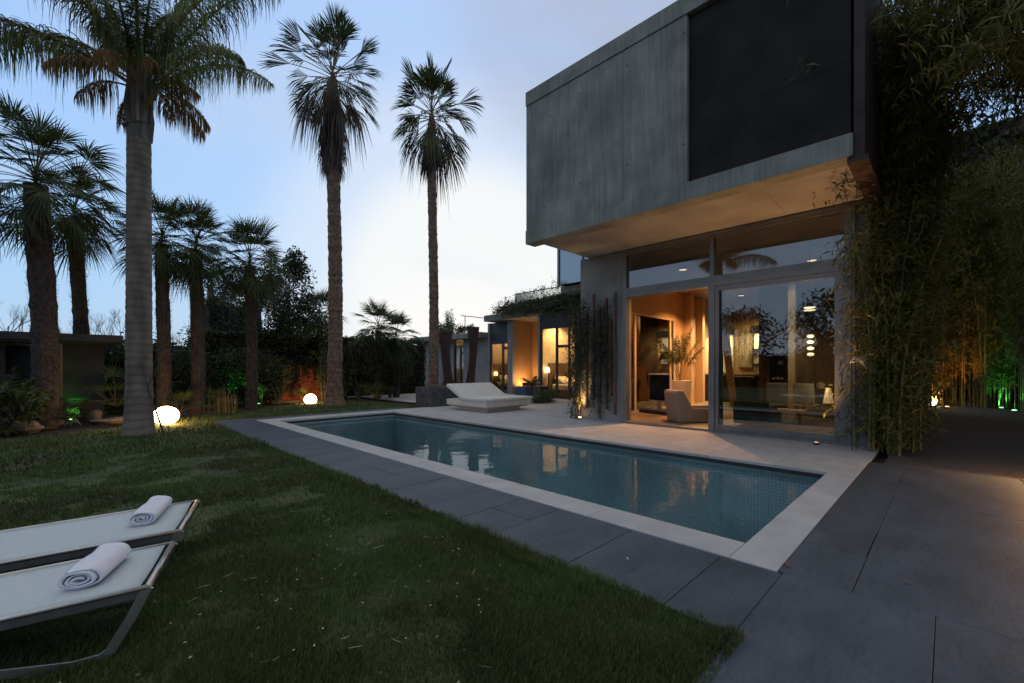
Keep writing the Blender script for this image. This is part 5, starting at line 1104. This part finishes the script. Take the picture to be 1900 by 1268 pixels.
for s_, (h_, nc, nl, rd, low) in enumerate(((8.0, 16, 18000, .38, .10), (8.6, 15, 17000, .42, .24), (4.4, 12, 12000, .26, .05))):
    cm, st_ = make_bamboo(100 + s_, h_, nc, nl, rd, low); e = bpy.data.objects.new('bamboo_clump', None)
    a_ = mesh_obj('culms', cm.v, cm.f, M['culm'], None); b_ = mesh_obj('foliage', np.concatenate(st_.V), np.concatenate(st_.F), M['bamboo'], None)
    COL.objects.unlink(a_); COL.objects.unlink(b_); protos.append((a_, b_))
def bamboo(k, x, y, rz, s, label):
    o = empty('bamboo_clump', (x, y, 0), label, 'bamboo', 'bamboo clumps beside the path', rz); o.scale = (s, s, s)
    for p in protos[k]: q = p.copy(); COL.objects.link(q); q.parent = o
    return o
spots = [(2, 9.14, .70, 'low dense bamboo clump against the corner of the house'), (0, 9.8, .6, 'tall bamboo clump at the corner of the house'), (0, 10.6, .7, 'bamboo clump just behind the one at the house corner'),
         (1, 11.6, .62, 'bamboo clump third along the house side of the path'), (1, 13.0, .7, 'bamboo clump fourth along the house side of the path'), (1, 14.6, .75, 'bamboo clump fifth along the house side of the path'), (1, 16.6, .8, 'bamboo clump near the orange glow on the path'),
         (1, 18.8, .85, 'bamboo clump left of the path end'), (1, 22.0, .7, 'bamboo clump in the orange light at the path end'), (0, 22.4, .1, 'bamboo clump at the end of the path, middle'), (1, 22.2, -.5, 'bamboo clump at the end of the path, right of the glow'), (0, 21.8, -1.1, 'bamboo clump between the orange and green glows'),
         (1, 20.6, -1.7, 'bamboo clump lit green at the far right of the path'), (1, 19.0, -2.0, 'bamboo clump beside the green floor light'), (0, 17.0, -2.3, 'bamboo clump on the open side of the path, midway'), (1, 15.2, -2.4, 'bamboo clump on the open side of the path, closer'), (1, 13.4, -2.6, 'bamboo clump second nearest on the right side'), (1, 11.6, -2.7, 'bamboo clump nearest the viewer on the right side')]
random.seed(3)
for k, x, y, lab in spots: bamboo(k, x, y, random.uniform(0, 6), random.uniform(.92, 1.1), lab)
# overhanging sprays high up in front of the house corner
def spray_tree(x, y, h, label, seed, reach):
    random.seed(seed); o = empty('overhanging_bamboo', (x, y, 0), label, 'bamboo'); m = MB(); st_ = Strips(); C = []
    for k in range(16):
        a, ln = reach[k % len(reach)]; a += random.gauss(0, .3); ln *= random.uniform(.7, 1.15); pts = []; rads = []; hh = h * random.uniform(.8, 1.08); x0 = x + random.uniform(-.3, .3); y0 = y + random.uniform(-.3, .3)
        for i in range(15): u = i / 14; pts.append(Vector((x0 + math.cos(a) * ln * u ** 2.2, y0 + math.sin(a) * ln * u ** 2.2, hh * (1 - (1 - u) ** 1.6) - 1.1 * u ** 5))); rads.append(.02 * (1 - .85 * u))
        m.tube(pts, rads, 6, False)
        for j_ in range(150):
            u = .42 + .58 * random.random(); i = min(13, int(u * 14)); p = pts[i].lerp(pts[i + 1], u * 14 - i); e = p + Vector((random.gauss(0, .32), random.gauss(0, .32), random.uniform(-.65, .1)))
            for s_ in range(10): C.append(tuple(p.lerp(e, random.random()) + Vector((random.gauss(0, .04), random.gauss(0, .04), random.gauss(0, .05)))))
    leaves(st_, np.array(C), .14, .13, -.35, .5, .45); m.build('culms', M['culm'], o); st_.build('foliage', M['bamboo'], o); return o
spray_tree(8.6, -1.6, 7.4, 'tall bamboo arching over the upper right of the house', 201, [(R(150), 2.2), (R(190), 2.6), (R(120), 1.8), (R(60), 1.5)])
spray_tree(9.9, .62, 8.2, 'tallest bamboo leaning out over the top right of the house', 203, [(R(160), 2.4), (R(200), 2.2), (R(230), 2.6), (R(250), 2.0)])
spray_tree(7.6, -2.4, 7.0, 'bamboo arching in from the right edge above the paving', 202, [(R(110), 1.8), (R(170), 2.0), (R(90), 2.0)])
# dark backdrop of trees beyond the path
hd = empty('boundary_hedge', (26, -2, 0), 'tall dark hedge closing the end of the bamboo path', 'hedge'); n = 9000
st = Strips(); leaves(st, np.stack([rng.normal(24.6, .15, n), rng.uniform(-9, 3.0, n), rng.uniform(.02, 11, n)], 1), .32, .5); st.build('foliage', M['shrub2'], hd); bx('branches', (24.8, -9, 0, 25.5, 3, 10.7), M['twig'], hd)
hd = empty('boundary_hedge', (15, -5, 0), 'tall dark hedge along the right side of the bamboo path', 'hedge'); n = 16000
st = Strips(); leaves(st, np.stack([rng.uniform(8, 24.5, n), rng.normal(-4.1, .15, n), rng.uniform(.02, 11, n)], 1), .26, .5); st.build('foliage', M['shrub2'], hd); bx('branches', (8, -4.9, 0, 24.4, -4.3, 10.7), M['twig'], hd)
# path lights
def floor_light(x, y, colr, e, tgt, label, ang=80, vis=14):
    o = empty('floor_light', (x, y, 0), label, 'floor light', 'coloured floor lights in the bamboo'); MB().lathe((x, y, -.01), [(.07, 0), (.07, .03), (.06, .035)], 16).build('housing', M['darkalu'], o)
    MB().lathe((x, y, .0255), [(.055, 0), (.045, .006)], 16).build('lens', emat('lens' + str(colr), colr, vis), o); light('floor_beam', 'SPOT', (x, y, .06), e, colr, o, .04, tgt, ang, .7)
x, y, _ = G(1733, 748); floor_light(x - 1.2, y + .0, (1, .42, .12), 330, (x + 1.0, y - .1, 1.0), 'orange floor light at the end of the bamboo path')
x, y, _ = G(1757, 756); floor_light(x, y, (1, .30, .10), 260, (x + .8, y, 2), 'reddish floor light beside the orange one at the path end')
x, y, _ = G(1742, 752); floor_light(x - 2.6, y + .2, (.12, 1, .3), 40, (x - 2, y + .5, 2), 'green floor light left of the orange ones')
x, y, _ = G(1882, 763); floor_light(x, y, (.15, 1, .3), 110, (x + .3, y + .1, 2), 'green floor light at the foot of the right-hand bamboo'); x, y, _ = G(1858, 758); floor_light(x, y, (.15, 1, .3), 60, (x + .2, y, 2), 'green floor light among the right-hand culms', vis=8)
ball(*[G(1728, 752)[0] - .4, G(1728, 752)[1]], .16, .17, .16, 'small glowing ball lamp at the end of the bamboo path', 14)
# warm light at the edge of the paving on the right, and the low light washing the frame and soffit
o = empty('floor_light', (8.2, -1.1, 0), 'warm floor light at the right edge of the slate paving', 'floor light'); MB().lathe((8.12, -1.05, -.01), [(.08, 0), (.08, .12), (.06, .14)], 16).build('housing', M['darkalu'], o)
MB().lathe((8.12, -1.05, .1305), [(.06, 0), (.05, .01)], 16).build('lens', emat('edge_lens', (1, .55, .2), 12), o); light('floor_beam', 'SPOT', (8.12, -1.05, .30), 90, (1, .50, .18), o, .05, (7.2, -.2, 0), 120, .8); light('bamboo_fill', 'POINT', (8.12, -1.05, .5), 22, (1, .50, .18), o, .06)  # the point light is an added fill that brightens the bamboo
o = empty('uplight', (9.15, 1.2, .02), 'small uplight by the right door frame washing the soffit', 'uplight'); MB().lathe((9.08, 1.62, .006), [(.04, 0), (.045, .03), (.035, .045)], 14).build('housing', M['darkalu'], o)
MB().lathe((9.08, 1.62, .0515), [(.032, 0), (.025, .005)], 14).build('lens', emat('frame_lens', (1, .5, .18), 1.2), o); light('uplight_beam', 'SPOT', (9.08, 1.62, .09), 330, (1, .50, .20), o, .04, (8.7, 2.4, 4.1), 95, .95)
# white cloth hanging from the cable beside the frame
o = empty('hanging_cable', (9.36, .98, 2), 'thin white cable with a pale cloth tied to it beside the door frame', 'cable'); y = place_px(1594, 9.36)
MB().tube([(9.38, y, 3.0), (9.375, y + .01, 2.4), (9.38, y, 1.7), (9.38, y + .005, 1.3)], .005, 5).build('cable', M['white'], o)
m = MB(); zc = PX(1594, 672, 9.3)[2]; m.tube([(9.3, y + .12, zc - .02), (9.3, y + .04, zc + .05), (9.3, y - .05, zc + .04), (9.3, y - .10, zc - .06), (9.31, y - .12, zc - .16)], [.008, .045, .06, .04, .01], 8, True, .2); m.build('cloth', M['towel'], o)
print('built')
